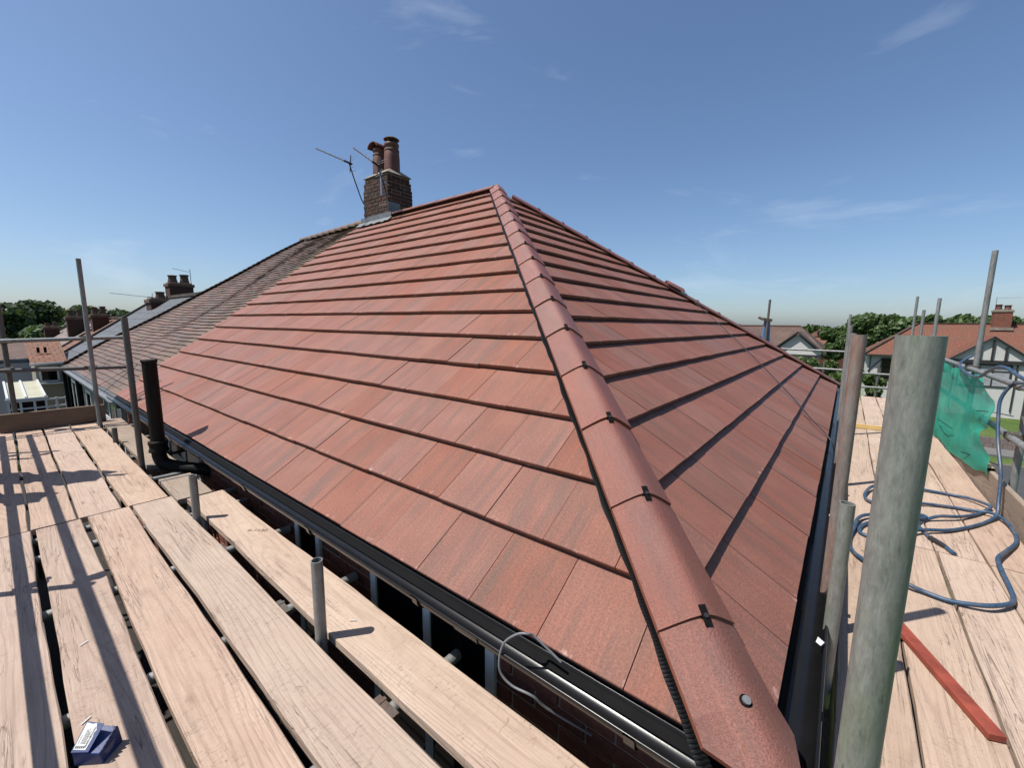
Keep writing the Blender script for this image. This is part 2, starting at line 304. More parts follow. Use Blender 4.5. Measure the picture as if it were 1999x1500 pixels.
def far_roof(name, cols, sx, sy, depth):
    """tiled roof seen from afar: brick-pattern of tiles in UV metres"""
    b = NB(name); uv = b.uv(); p = b.pos()
    br = b.n('ShaderNodeTexBrick'); b.put(br.inputs['Vector'], uv); br.offset = 0.5
    b.put(br.inputs['Color1'], cols[0]); b.put(br.inputs['Color2'], cols[1]); b.put(br.inputs['Mortar'], tuple(0.35*x for x in cols[0]))
    br.inputs['Scale'].default_value = 1; br.inputs['Mortar Size'].default_value = 0.012; br.inputs['Brick Width'].default_value = sx; br.inputs['Row Height'].default_value = sy
    c = b.mix(b.math('MULTIPLY', b.ramp(b.noise(p, 0.9, 5, 0.65), (0.4, 0.0), (0.7, 1.0)), 0.7), br.outputs[0], cols[2])
    c = b.mix(1.0, c, b.ramp(b.noise(p, 11, 4, 0.7), (0.3, 0.7), (0.7, 1.2)), 'MULTIPLY')
    M[name] = b.done(c, 0.8, 0, b.bump(br.outputs['Fac'], 0.6, depth), 0.3)
far_roof('slate_far', ((0.085, 0.095, 0.11), (0.11, 0.12, 0.135), (0.07, 0.075, 0.08)), 0.5, 0.42, -0.03)
far_roof('orange_far', ((0.155, 0.07, 0.042), (0.20, 0.092, 0.055), (0.115, 0.07, 0.048)), 0.24, 0.26, -0.04)
far_roof('red_far', ((0.165, 0.062, 0.040), (0.205, 0.078, 0.048), (0.105, 0.066, 0.048)), 0.17, 0.11, -0.02)
far_roof('brown_far', ((0.115, 0.07, 0.058), (0.09, 0.062, 0.056), (0.135, 0.09, 0.066)), 0.17, 0.11, -0.02)
far_roof('grey_far', ((0.17, 0.14, 0.125), (0.20, 0.155, 0.14), (0.14, 0.11, 0.10)), 0.33, 0.34, -0.03)
far_roof('brick_far', ((0.20, 0.075, 0.05), (0.24, 0.09, 0.06), (0.15, 0.07, 0.05)), 0.225, 0.075, -0.01)
far_roof('rear_tile', ((0.30, 0.10, 0.08), (0.26, 0.09, 0.07), (0.2, 0.09, 0.08)), 0.326, 0.34, -0.03)

class MB:
    def __init__(s): s.v = []; s.f = []; s.uv = []; s.rnd = []; s.cur = 0.0; s.sm = []
    def face(s, pts, uvs=None, smooth=False):
        k = len(s.v); s.v += [Vector(p) for p in pts]; s.f.append(tuple(range(k, k+len(pts))))
        s.uv.append(uvs); s.rnd.append(s.cur); s.sm.append(smooth)
    def hexa(s, c):                                     # 8 corners: bottom 4 ccw, top 4
        k = len(s.v); s.v += [Vector(p) for p in c]
        for q in ((3, 2, 1, 0), (4, 5, 6, 7), (0, 1, 5, 4), (1, 2, 6, 5), (2, 3, 7, 6), (3, 0, 4, 7)):
            s.f.append(tuple(k+i for i in q)); s.uv.append(None); s.rnd.append(s.cur); s.sm.append(False)
    def box(s, a, b):
        (x0, y0, z0), (x1, y1, z1) = a, b
        s.hexa([(x0,y0,z0),(x1,y0,z0),(x1,y1,z0),(x0,y1,z0),(x0,y0,z1),(x1,y0,z1),(x1,y1,z1),(x0,y1,z1)])
    def bar(s, p, q, w, h, upv=(0, 0, 1)):              # rectangular bar from p to q
        p, q = Vector(p), Vector(q); d = (q-p).normalized(); u = Vector(upv); sd = d.cross(u)
        if sd.length < 1e-4: sd = d.cross(Vector((1, 0, 0)))
        sd.normalize(); u = sd.cross(d); a = sd*w/2; b = u*h/2
        s.hexa([p-a-b, q-a-b, q+a-b, p+a-b, p-a+b, q-a+b, q+a+b, p+a+b])
    def grid(s, rows, closed=False, smooth=True, uvs=None):
        k = len(s.v); n = len(rows[0])
        for r in rows: s.v += [Vector(p) for p in r]
        for i in range(len(rows)-1):
            for j in range(n if closed else n-1):
                j2 = (j+1) % n
                s.f.append((k+i*n+j, k+i*n+j2, k+(i+1)*n+j2, k+(i+1)*n+j))
                s.uv.append([uvs[i][j], uvs[i][j2], uvs[i+1][j2], uvs[i+1][j]] if uvs else None); s.rnd.append(s.cur); s.sm.append(smooth)
    def ring(s, c, d, r, seg, ref=None):
        d = Vector(d).normalized(); a = d.cross(Vector(ref or ((0, 0, 1) if abs(d.z) < 0.9 else (1, 0, 0)))).normalized(); b = d.cross(a)
        return [Vector(c) + a*math.cos(t*2*math.pi/seg)*r + b*math.sin(t*2*math.pi/seg)*r for t in range(seg)]
    def cyl(s, p, q, r, seg=20, hollow=0.0, r2=None):
        p, q = Vector(p), Vector(q); d = q-p; r2 = r2 or r
        A, B = s.ring(p, d, r, seg), s.ring(q, d, r2, seg); s.grid([A, B], True)
        if hollow:
            Bi = s.ring(q, d, r2-hollow, seg); s.grid([B, Bi], True, False)
            Ci = s.ring(q-d.normalized()*0.25, d, r2-hollow, seg); s.grid([Bi, Ci], True); s.face(Ci); s.face(A[::-1])
        else: s.face(A[::-1]); s.face(B)
    def pipe(s, pts, r, seg=10, rads=None):
        pts = [Vector(p) for p in pts]; rows = []; ref = None
        for i, p in enumerate(pts):
            d = (pts[min(i+1, len(pts)-1)] - pts[max(i-1, 0)]).normalized()
            if ref is None: ref = d.cross(Vector((0, 0, 1))); ref = ref if ref.length > 1e-3 else Vector((1, 0, 0))
            ref = (ref - d*ref.dot(d)).normalized(); b = d.cross(ref); rr = rads[i] if rads else r
            rows.append([p + ref*math.cos(t*2*math.pi/seg)*rr + b*math.sin(t*2*math.pi/seg)*rr for t in range(seg)])
        s.grid(rows, True); s.face(rows[0][::-1]); s.face(rows[-1])
    def lathe(s, c, prof, seg=24):                      # prof: (r, z)
        rows = [[Vector(c)+Vector((r*math.cos(t*2*math.pi/seg), r*math.sin(t*2*math.pi/seg), z)) for t in range(seg)] for r, z in prof]
        s.grid(rows, True)
        s.face(rows[0][::-1]); s.face(rows[-1])
    def build(s, name, mat, parent=None, origin=None, label=None, cat=None, group=None, kind=None, bevel=0, fixn=True, axes=None, rnd=False):
        if origin is None:
            xs = [min(v[i] for v in s.v) for i in range(3)]; xe = [max(v[i] for v in s.v) for i in range(3)]
            origin = Vector(((xs[0]+xe[0])/2, (xs[1]+xe[1])/2, xs[2]))
        origin = Vector(origin); me = bpy.data.meshes.new(name)
        if axes is not None:                            # local frame given as 3x3 matrix of world axes
            inv = axes.inverted(); vs = [inv @ (v-origin) for v in s.v]
        else: vs = [v-origin for v in s.v]
        me.from_pydata([tuple(v) for v in vs], [], s.f)
        if any(u for u in s.uv):
            ul = me.uv_layers.new(name='UVMap'); k = 0
            for fi, f in enumerate(s.f):
                for j in range(len(f)): ul.data[k].uv = s.uv[fi][j] if s.uv[fi] else (0, 0); k += 1
        if rnd:
            at = me.attributes.new('rnd', 'FLOAT', 'FACE'); at.data.foreach_set('value', s.rnd)
        me.polygons.foreach_set('use_smooth', s.sm)
        if fixn or bevel:
            bm = bmesh.new(); bm.from_mesh(me)
            if bevel: bmesh.ops.bevel(bm, geom=list(bm.edges), offset=bevel, segments=1, affect='EDGES', profile=0.5)
            bmesh.ops.recalc_face_normals(bm, faces=bm.faces); bm.to_mesh(me); bm.free()
        me.materials.append(M[mat] if isinstance(mat, str) else mat)
        o = bpy.data.objects.new(name, me); COL.objects.link(o)
        place(o, origin, parent)
        if axes is not None: o.rotation_euler = axes.to_euler()
        tag(o, label, cat, group, kind); return o
def place(o, origin, parent=None):
    ORG[o.name] = Vector(origin)
    if parent is not None: o.parent = parent; o.location = Vector(origin) - ORG[parent.name]
    else: o.location = origin
def tag(o, label=None, cat=None, group=None, kind=None):
    if label: o['label'] = label
    if cat: o['category'] = cat
    if group: o['group'] = group
    if kind: o['kind'] = kind
    return o
def empty(name, loc, label=None, cat=None, group=None, parent=None):
    o = bpy.data.objects.new(name, None); o.empty_display_size = 0.1; COL.objects.link(o); place(o, loc, parent); return tag(o, label, cat, group)
def inst(src, name, origin, parent):
    o = bpy.data.objects.new(name, src.data); COL.objects.link(o); place(o, origin, parent); return o
def clip(poly, a, b, c):                                 # keep a*x+b*y+c >= 0
    out = []
    for i in range(len(poly)):
        p, q = poly[i], poly[(i+1) % len(poly)]; dp = a*p[0]+b*p[1]+c; dq = a*q[0]+b*q[1]+c
        if dp >= 0: out.append(p)
        if dp*dq < 0: t = dp/(dp-dq); out.append((p[0]+t*(q[0]-p[0]), p[1]+t*(q[1]-p[1])))
    return out
def area(p): return abs(sum(p[i][0]*p[(i+1) % len(p)][1]-p[(i+1) % len(p)][0]*p[i][1] for i in range(len(p))))/2
def catmull(pts, n=8):
    pts = [Vector(p) for p in pts]; out = []
    for i in range(len(pts)-1):
        p0, p1, p2, p3 = pts[max(i-1, 0)], pts[i], pts[i+1], pts[min(i+2, len(pts)-1)]
        for k in range(n):
            t = k/n; out.append(0.5*((2*p1)+(p2-p0)*t+(2*p0-5*p1+4*p2-p3)*t*t+(3*p1-p0-3*p2+p3)*t*t*t))
    return out+[pts[-1]]
GZ = -5.2                                                # street level
PA, PB, W, G, TW = R(36.5118), R(34.9594), 9.11085, 0.34, 0.326
H = W/2*math.tan(PA); APEX = Vector((W/2, H/math.tan(PB), H))
SA, SB = H/math.sin(PA), H/math.sin(PB)
def FA(w, s, n=0.0): return Vector((s*math.cos(PA)-n*math.sin(PA), w, s*math.sin(PA)+n*math.cos(PA)))
def FB(w, s, n=0.0): return Vector((w, s*math.cos(PB)-n*math.sin(PB), s*math.sin(PB)+n*math.cos(PB)))
# ================================================================== setting
g = MB(); g.face([(-900, -900, GZ), (900, -900, GZ), (900, 900, GZ), (-900, 900, GZ)]); g.build('ground', 'grass', kind='structure', fixn=False)
g = MB(); g.face([(-6, -2.6, GZ+.004), (12, -2.6, GZ+.004), (12, 40, GZ+.004), (-6, 40, GZ+.004)]); g.build('yard', 'yard', kind='structure', fixn=False)
# street to the right: runs away roughly along x, beyond a front garden
def strip(y0, y1, z0, z1, x0=-60, x1=40):
    b = MB(); b.box((x0, y0, z0), (x1, y1, z1)); return b
strip(-60, 60, GZ-.4, GZ+.008, 21.5, 27.5).build('road', 'asphalt', kind='structure')
strip(-60, 60, GZ-.4, GZ+.12, 27.5, 27.65).build('kerb', 'pavement', kind='structure')
strip(-60, 60, GZ-.4, GZ+.11, 29.6, 31.3).build('pavement', 'pavement', kind='structure')
strip(-60, 60, GZ-.4, GZ+.12, 21.35, 21.5).build('kerb', 'pavement', kind='structure')
strip(-60, 60, GZ-.4, GZ+.11, 19.6, 21.35).build('pavement', 'pavement', kind='structure')

# ================================================================== main house
house = empty('hipped_house', (0, 0, GZ), 'hipped brick house with a new red interlocking tile roof, in the foreground', 'house')
def camdist(p): return (Vector(p)-CAM).length
tiles_all = []                                           # (dist, slope, k, poly)
def gen(slope):
    S = SA if slope == 'A' else SB; F = FA if slope == 'A' else FB
    apw = APEX.y if slope == 'A' else APEX.x
    for k in range(17):
        off = {'A': 0.05, 'B': 0.20}[slope] + (k % 2)*TW/2
        s0, s1 = k*G, k*G+G+0.075; s1 = min(s1, S+.02); j = -1
        while True:
            w0 = j*TW+off-TW; w1 = w0+TW-0.0035; j += 1
            if w0 > (9.0 if slope == 'A' else W): break
            poly = [(w0, s0), (w1, s0), (w1, s1), (w0, s1)]
            full = True
            # hip: w >= s*apw/S  (+ gap)
            n0 = math.hypot(1, apw/S); poly2 = clip(poly, 1, -apw/S, -0.045*n0)
            if slope == 'A': poly2 = clip(poly2, -1, (8.86-8.40)/S, 8.40)
            else:
                poly2 = clip(poly2, -1, -(W-apw)/S, W-0.045*n0)
            if len(poly2) < 3 or area(poly2) < 0.0015: continue
            full = abs(area(poly2)-area(poly)) < 1e-6 and s1-s0 > G+.07
            c = F((w0+w1)/2, s0+.17); tiles_all.append((camdist(c), slope, k, poly2, full, w0, s0))
gen('A'); gen('B')
def tile_mesh(mb, F, poly, w0, s0):
    """one tile: tapered slab with an eased nose, UV in metres"""
    T = 0.030; K = -0.039/(G+0.0); nose = 0.003
    top = lambda w, s: F(w, s, K*(s-s0)); bot = lambda w, s: F(w, s, K*(s-s0)-T)
    e = 1e-5
    P = [(w, s) for w, s in poly]; n = len(P)
    uv = [(w-w0, s-s0) for w, s in P]
    # upper face inset at the nose edge so the edge catches light
    ups = [top(w, s+nose if s < s0+e else s) for w, s in P]
    mid = [F(w, s, K*(s-s0)-(0.004 if s < s0+e else 0.0)) for w, s in P]
    lo = [bot(w, s) for w, s in P]
    mb.face(ups, uv)
    for i in range(n):
        j = (i+1) % n
        if P[i][1] < s0+e and P[j][1] < s0+e: mb.face([mid[i], mid[j], ups[j], ups[i]], [(uv[i][0], 0.0), (uv[j][0], 0.0), (uv[j][0], nose), (uv[i][0], nose)])
        mb.face([lo[i], lo[j], mid[j], mid[i]], [(uv[i][0], uv[i][1]-.05), (uv[j][0], uv[j][1]-.05), uv[j], uv[i]])
    mb.face(lo[::-1], uv[::-1])
slopes = {}
for nm, F, S, pts in (('A', FA, SA, [(0.02, 0.0), (8.4, 0.0), (8.86, SA), (APEX.y, SA)]), ('B', FB, SB, [(0.02, 0.0), (W-.02, 0.0), (APEX.x, SB)])):
    b = MB(); b.face([F(w, s+.03 if s < .01 else s, -0.085) for w, s in pts]); slopes[nm] = b.build('roof_slope', 'underlay', house, origin=F(pts[0][0], 0.03, -0.085), fixn=False)
tiles_all.sort(key=lambda t: t[0]*(1.25 if t[1] == 'B' else 1.0))
proto = {}; rest = {'A': MB(), 'B': MB()}
for i, (d, sl, k, poly, full, w0, s0) in enumerate(tiles_all):
    F = FA if sl == 'A' else FB
    if i < 300:
        jit = F(0, 0, random.uniform(-.0018, .0018)) + F(random.uniform(-.0012, .0012), 0, 0) + F(0, random.uniform(-.003, .003), 0)
        if full:
            if sl not in proto:
                b = MB(); tile_mesh(b, F, poly, w0, s0); proto[sl] = b.build('roof_tile', 'roof_tile', slopes[sl], origin=F(w0, s0))
            else: inst(proto[sl], 'roof_tile', F(w0, s0)+jit, slopes[sl])
        else:
            b = MB(); tile_mesh(b, F, poly, w0, s0); b.build('roof_tile', 'roof_tile', slopes[sl], origin=F(w0, s0)+0*jit)
    else:
        b = rest[sl]; b.cur = random.random(); jn = random.uniform(-.002, .002)
        tile_mesh(b, lambda w, s, n=0.0, F=F, jn=jn: F(w, s, n+jn), poly, w0, s0)
for sl in 'AB': rest[sl].build('distant_roof_tiles', 'roof_tile', slopes[sl], kind='stuff', rnd=True)
# hidden rear slope and the party end
b = MB(); b.face([(W, 0, -.03), (W, 15.3, -.03), (W/2, 11.5, H-.03), (W/2, APEX.y, H-.03)], [(0, 0), (15.3, 0), (11.5, 5.6), (4.8, 5.6)]); b.build('rear_slope', 'rear_tile', house, fixn=False)
# ---- hip and ridge tiles
def ridge_run(p0, p1, starts, length, parent, name='hip_tile', clip_part=True, endcut=False, rise=0.056, slopeK=0.80, hw=0.13, lift=0.013):
    p0, p1 = Vector(p0), Vector(p1); d = (p1-p0).normalized(); lat = d.cross(Vector((0, 0, 1))).normalized(); u = lat.cross(d)
    a = 0.04; N = 14; mesh = None; objs = []
    def prof(q, sc): return rise - slopeK*(math.sqrt(q*q+a*a)-a) + sc
    for i, s in enumerate(starts):
        b = MB(); Ls = (starts[1]-starts[0] if endcut and i == 0 else length) + (0.03 if i < len(starts)-1 else 0)
        rows_o = []; rows_i = []; uvs = []
        for si, sv in enumerate([0.0, 0.05, 0.20, 0.35, Ls-.01, Ls]):
            t = sv/length; tilt = lift*(1-t)
            ro = []; ri = []; uu = []
            for j in range(N+1):
                q = (-1+2*j/N)*hw*(1.0 - 0.035*t); r = prof(q, tilt)
                sv2 = sv
                if endcut and i == 0 and sv < 0.06: sv2 = sv + 0.165*max(0, abs(q)-.02)/hw*(1-sv/.2)
                pt = p0 + d*(s+sv2) + lat*q
                ro.append(pt + u*r); ri.append(pt + u*(r-0.018)); uu.append((q*1.2, sv))
            rows_o.append(ro); rows_i.append(ri); uvs.append(uu)
        b.grid(rows_o, uvs=uvs); b.grid([r[::-1] for r in rows_i])
        b.grid([rows_i[0], rows_o[0]], smooth=False); b.grid([rows_o[-1], rows_i[-1]], smooth=False)
        b.grid([[r[0] for r in rows_o], [r[0] for r in rows_i]], smooth=False); b.grid([[r[-1] for r in rows_i], [r[-1] for r in rows_o]], smooth=False)
        if mesh is None or (endcut and i <= 1):
            o = b.build(name, 'hip_tile', parent, origin=p0+d*s, fixn=False); mesh = o
        else: o = inst(mesh, name, p0+d*s + u*random.uniform(-.002, .002) + lat*random.uniform(-.002, .002), parent)
        objs.append(o)
        if clip_part and i > 0:
            e = p0+d*s; c = MB(); cu = lat*0.0
            A_ = e - d*0.03 + u*(rise+0.006); B_ = e + d*0.028 + u*(rise+0.018)
            c.bar(A_, B_, 0.022, 0.005, u); c.bar(e - d*0.002 + u*(rise-.02), e - d*0.002 + u*(rise+.014), 0.024, 0.006, d)
            co = c.build('hip_clip', 'black_matt', o)
            if i <= 5:
                k = MB(); k.cyl(e - d*0.004 + u*(rise+.012), e - d*0.004 + u*(rise+.018), 0.0075, 10); k.build('screw_head', 'dark_metal', o)
            # foam filler lugs seen in the open joint
            if i <= 4:
                k = MB()
                for j in range(9):
                    q = -0.105+0.024*j
                    if abs(q) > .02: k.bar(e - d*0.006 + lat*q + u*(prof(q, 0)-.012), e + d*0.006 + lat*q + u*(prof(q, 0)-.012), 0.012, 0.012, u)
                k.build('joint_filler', 'mortar_dark', o)
    return objs, d, lat, u, prof
HS = 0.475
objs, hd, hlat, hup, hprof = ridge_run((0, 0, 0), APEX, [-0.075]+[0.35+HS*i for i in range(15)], HS, house, endcut=True)
k = MB(); e = hd*0.13 + hup*0.057; k.cyl(e + hup*.006, e + hup*.0145, 0.011, 12); k.build('screw_head', 'screw', objs[0])
k = MB(); k.cyl(e, e + hup*.0075, 0.016, 14); k.build('screw_washer', 'black_matt', objs[0])
# pleated black hip roll showing along both edges of the near hip
for side, smax in ((-1, 7.2), (1, 7.2)):
    b = MB(); rows = []; s = -0.03; step = 0.0055; i = 0
    dropA = 0.44
    while s < smax:
        wv = 0.005 if i % 2 else -0.005
        if s > 3.2: step = 0.012
        q0 = 0.118; q1 = 0.1405 + 0.003*math.sin(s*9) + 0.002*math.sin(s*31)
        rows.append([hd*s + hlat*side*q0 + hup*(-q0*dropA+.026+wv), hd*s + hlat*side*0.131 + hup*(-.131*dropA+.014+wv), hd*s + hlat*side*q1 + hup*(-q1*dropA+.004)])
        s += step; i += 1
    b.grid(rows, smooth=False); b.build('pleated_hip_roll', 'black_plastic', house, fixn=False)
# far hip, seen edge on, with a double tile part way down, and the ridge
FARC = Vector((W, 0, 0)); fd = (APEX-FARC).normalized()
fobjs, *_ = ridge_run(FARC, APEX, [0.0+HS*i for i in range(15)], HS, house, rise=0.042, slopeK=0.7, hw=0.12, lift=0.006)
b = MB(); e = FARC + fd*3.66
fo, *_ = ridge_run(e + Vector((0, 0, .045)), e + fd*1.0 + Vector((0, 0, .045)), [0.0], 0.36, house, name='loose_hip_tile', clip_part=False)
ro, *_ = ridge_run((W/2, APEX.y+.02, H+.01), (W/2, 9.3, H+.01), [HS*i for i in range(7)], HS, house, name='ridge_tile', clip_part=False, rise=0.045, slopeK=0.75, hw=0.12, lift=0.006)
# ---- gutters
def gutter(ax, a0, a1, name):
    """half round gutter along axis; ax='y' -> on slope A"""
    def P(t, off, z): return Vector((off, t, z)) if ax == 'y' else Vector((t, off, z))
    c, z, r = -0.042, -0.032, 0.055; rows = []
    n = 14
    for t in (a0, a1):
        row = [P(t, c + r*math.cos(math.pi*(1+k/n)), z + r*math.sin(math.pi*(1+k/n))) for k in range(n+1)]
        row += [P(t, c + (r-.0035)*math.cos(math.pi*(2-k/n)), z + (r-.0035)*math.sin(math.pi*(2-k/n))) for k in range(n+1)]
        rows.append(row)
    b = MB(); b.grid(rows, True); b.face(rows[0][::-1]); b.face(rows[1])
    o = b.build(name, 'black_plastic', house)
    b = MB(); b.pipe([P(a0, c-r-.001, z+.002), P(a1, c-r-.001, z+.002)], 0.0055, 8); b.build('gutter_lip', 'black_plastic', o)
    t = a0+0.42
    while t < a1-.1:
        b = MB()
        pr = [(c + (r+.003)*math.cos(math.pi*(1+k/10)), z + (r+.003)*math.sin(math.pi*(1+k/10))) for k in range(11)]
        pr = [(c-r-.010, z+.012)] + pr
        pr2 = [(x-(0.004 if i < 6 else 0), zz-.004) for i, (x, zz) in enumerate(pr)]
        w = 0.016
        b.grid([[P(t-w, *q) for q in pr], [P(t+w, *q) for q in pr]]); b.grid([[P(t+w, *q) for q in pr2], [P(t-w, *q) for q in pr2]])
        b.grid([[P(t-w, *q) for q in pr2], [P(t-w, *q) for q in pr]]); b.grid([[P(t+w, *q) for q in pr], [P(t+w, *q) for q in pr2]])
        b.build('gutter_bracket', 'black_plastic', o); t += 0.93
    b = MB()                                             # union clip with its seam
    t = a0+1.06+(0.45 if ax == 'x' else 0)
    pr = [(c + (r+.004)*math.cos(math.pi*(1+k/12)), z + (r+.004)*math.sin(math.pi*(1+k/12))) for k in range(13)]
    b.grid([[P(t-.06, *q) for q in pr], [P(t+.06, *q) for q in pr]]); b.build('gutter_union', 'black_plastic', o)
    b = MB(); bb = [P(a0+.10, .026, -.14), P(a1, .046, -.03)]; b.box([min(p, q) for p, q in zip(*bb)], [max(p, q) for p, q in zip(*bb)]); b.build('fascia_board', 'fascia', house)
    return o
gutA = gutter('y', -0.11, 8.42, 'gutter'); gutB = gutter('x', -0.105, 9.2, 'gutter')
# eaves felt tray: dark strip dipping into the gutter
for ax in 'yx':
    b = MB(); P = (lambda t, o, z: Vector((o, t, z))) if ax == 'y' else (lambda t, o, z: Vector((t, o, z)))
    b.grid([[P(.05, .06, -.035), P(.05, -.002, -.040), P(.05, -.02, -.06)], [P(8.4, .06, -.035), P(8.4, -.002, -.040), P(8.4, -.02, -.06)]], smooth=False); b.build('eaves_tray', 'black_matt', house, fixn=False)
# ---- brick walls with windows
XW = 0.10
wallA = MB(); wallA.box((XW+.008, XW+.008, GZ), (XW+.25, 8.6, -.03)); wa = wallA.build('wall', 'mortar', house)
wallB = MB(); wallB.box((XW+.25, XW+.008, GZ), (W-.1, XW+.25, -.03)); wb = wallB.build('wall', 'mortar', house)
WINS = [(0.965, 1.87, -1.45, -0.17), (2.44, 2.78, -1.45, -0.2), (4.85, 6.0, -1.45, -0.19)]
bricks = []; stuffb = MB()
z = -0.035; row = 0
while z > -2.2:
    y = 0.10 - (0.1125 if row % 2 else 0)
    while y < 8.5:
        y0, y1 = max(y, .10), min(y+.215, 8.5)
        for wy0, wy1, wz0, wz1 in WINS:
            if z-.065 < wz1+.01 and z > wz0-.01:
                if y0 >= wy0-.001 and y1 <= wy1+.001: y1 = y0
                elif y0 < wy0 < y1: y1 = wy0
                elif y0 < wy1 < y1: y0 = wy1
        if y1-y0 > .03: bricks.append(((y0+y1)/2, z, y0, y1))
        y += 0.225
    z -= 0.075; row += 1
bricks.sort(key=lambda t: camdist((XW, t[0], t[1])) + (4 if t[1] > -.19 or t[1] < -1.1 else 0))
bp = None
for i, (yc, z, y0, y1) in enumerate(bricks):
    dx = random.uniform(-.003, .003)
    def addb(b): b.box((XW+dx, y0, z-.065+random.uniform(-.002, .002)), (XW+.03+dx, y1, z))
    if i < 280:
        if y1-y0 > .2149 and bp is not None: inst(bp, 'brick', (XW+.015+dx, yc, z-.065), wa)
        else:
            b = MB(); addb(b); o = b.build('brick', 'brick', wa, origin=(XW+.015+dx, yc, z-.065), bevel=.004)
            if y1-y0 > .2149: bp = o
    else: stuffb.cur = random.random(); addb(stuffb)
stuffb.build('distant_bricks', 'brick', wa, kind='stuff', rnd=True)
def window(par, wy0, wy1, wz0, wz1, x, muls=(), rails=(), fw_=0.05, frame='white_pvc'):
    o = MB(); o.box((x-.003, wy0+.01, wz0+.01), (x+.005, wy1-.01, wz1-.01)); win = o.build('window_pane', 'glass', par)
    f = MB()
    f.box((x-.012, wy0, wz0), (x+.05, wy0+fw_, wz1)); f.box((x-.012, wy1-fw_, wz0), (x+.05, wy1, wz1))
    f.box((x-.0125, wy0+fw_, wz0), (x+.05, wy1-fw_, wz0+fw_)); f.box((x-.0125, wy0+fw_, wz1-fw_), (x+.05, wy1-fw_, wz1))
    for mm in muls: f.box((x-.0115, mm-fw_/2, wz0+fw_), (x+.045, mm+fw_/2, wz1-fw_))
    for rr in rails: f.box((x-.010, wy0+fw_, rr-fw_/2), (x+.04, wy1-fw_, rr+fw_/2))
    f.build('window_frame', frame, win); return win
window(wa, *WINS[0], XW-.003, (1.40,)); window(wa, *WINS[1], XW-.003); window(wa, *WINS[2], XW-.003, (5.35,), (-.42,))
# ---- soil pipe, cast iron, with a collar and a bend back to the wall
sp = empty('soil_pipe', (-0.2, 4.9, -.3), 'black cast iron soil pipe rising past the gutter, paint flaking', 'pipe')
PX, PY = -0.2, 4.9
b = MB(); b.cyl((PX, PY, -.12), (PX, PY, 0.735), 0.055, 28, hollow=0.006); b.build('pipe_stack', 'iron', sp)
b = MB(); b.lathe((PX, PY, 0), [(0.056, 0.712), (0.061, 0.714), (0.061, 0.737), (0.0495, 0.7375)], 28); b.build('rim', 'iron', sp)
b = MB(); b.lathe((PX, PY, 0), [(0.058, -.02), (0.074, -.025), (0.077, -.05), (0.070, -.056), (0.069, -.10), (0.076, -.106), (0.076, -.125), (0.06, -.13)], 28); b.build('collar', 'iron', sp)
b = MB(); b.pipe(catmull([(PX, PY, -.11), (PX, PY, -.18), (PX+.03, PY-.02, -.25), (PX+.12, PY-.10, -.29), (PX+.22, PY-.20, -.31), (PX+.32, PY-.28, -.34)], 6), 0.056, 20); b.build('bend', 'iron', sp)
b = MB(); b.pipe([(PX+.06, PY-.05, -.16), (PX+.31, PY-.05, -.14)], .014, 8); b.build('wall_stay', 'iron', sp)
# ---- chimney stack
CX0, CX1, CY0, CY1 = 4.42, 5.06, 7.72, 8.62; CZ0, CZ1 = 3.05, 4.215
ch = empty('chimney_stack', (4.74, 8.17, CZ0), 'sooty dark brick chimney stack straddling the new and old roofs', 'chimney')
b = MB(); b.box((CX0+.008, CY0+.008, CZ0), (CX1-.008, CY1-.008, CZ0+.9)); b.box((CX0+.02, CY0+.02, CZ0+.9), (CX1-.02, CY1-.02, CZ0+1.05)); b.box((CX0+.043, CY0+.043, CZ0+1.05), (CX1-.043, CY1-.043, CZ1-.005)); core = b.build('stack_core', 'mortar_dark', ch)
cb = None; z = CZ0+.01; row = 0
while z+.065 < CZ1+.02:
    inset = 0.035 if row >= 14 else (0.012 if row >= 12 else 0.0)
    for face in range(4):
        if face == 0: L0, L1 = CY0+inset, CY1-inset           # x = CX0, facing the camera side
        elif face == 1: L0, L1 = CX0+inset, CX1-inset         # y = CY0
        elif face == 2: L0, L1 = CY0+inset, CY1-inset
        else: L0, L1 = CX0+inset, CX1-inset
        t = L0 - (0.112 if (row+face) % 2 else 0)
        while t < L1-.02:
            t0, t1 = max(t, L0), min(t+.213, L1)
            if face in (1, 3): t0, t1 = max(t0, L0+.1), min(t1, L1-.1)   # corners belong to the x faces
            if t1-t0 > .035:
                j = random.uniform(-.006, .005); D = .1; b = MB()
                if face == 0: bx = ((CX0+inset+j, t0, z), (CX0+inset+D, t1, z+.064))
                elif face == 2: bx = ((CX1-inset-D, t0, z), (CX1-inset+j, t1, z+.064))
                elif face == 1: bx = ((t0, CY0+inset+j, z), (t1, CY0+inset+D-.002, z+.064))
                else: bx = ((t0, CY1-inset-D+.002, z), (t1, CY1-inset+j, z+.064))
                b.box(*bx); b.build('brick', 'chimney_brick', core, bevel=.007)
            t += 0.224
    z += 0.0755; row += 1
b = MB(); z = CZ1-.002
o_ = [(CX0+.01, CY0+.01), (CX1-.01, CY0+.01), (CX1-.01, CY1-.01), (CX0+.01, CY1-.01)]; i_ = [(CX0+.17, CY0+.15), (CX1-.17, CY0+.15), (CX1-.17, CY1-.15), (CX0+.17, CY1-.15)]
b.grid([[Vector((*p, z)) for p in o_], [Vector((*p, z+.012)) for p in o_], [Vector((*p, z+.13)) for p in i_]], True, False); b.face([Vector((*p, z+.13)) for p in i_]); b.build('flaunching', 'flaunch', ch)
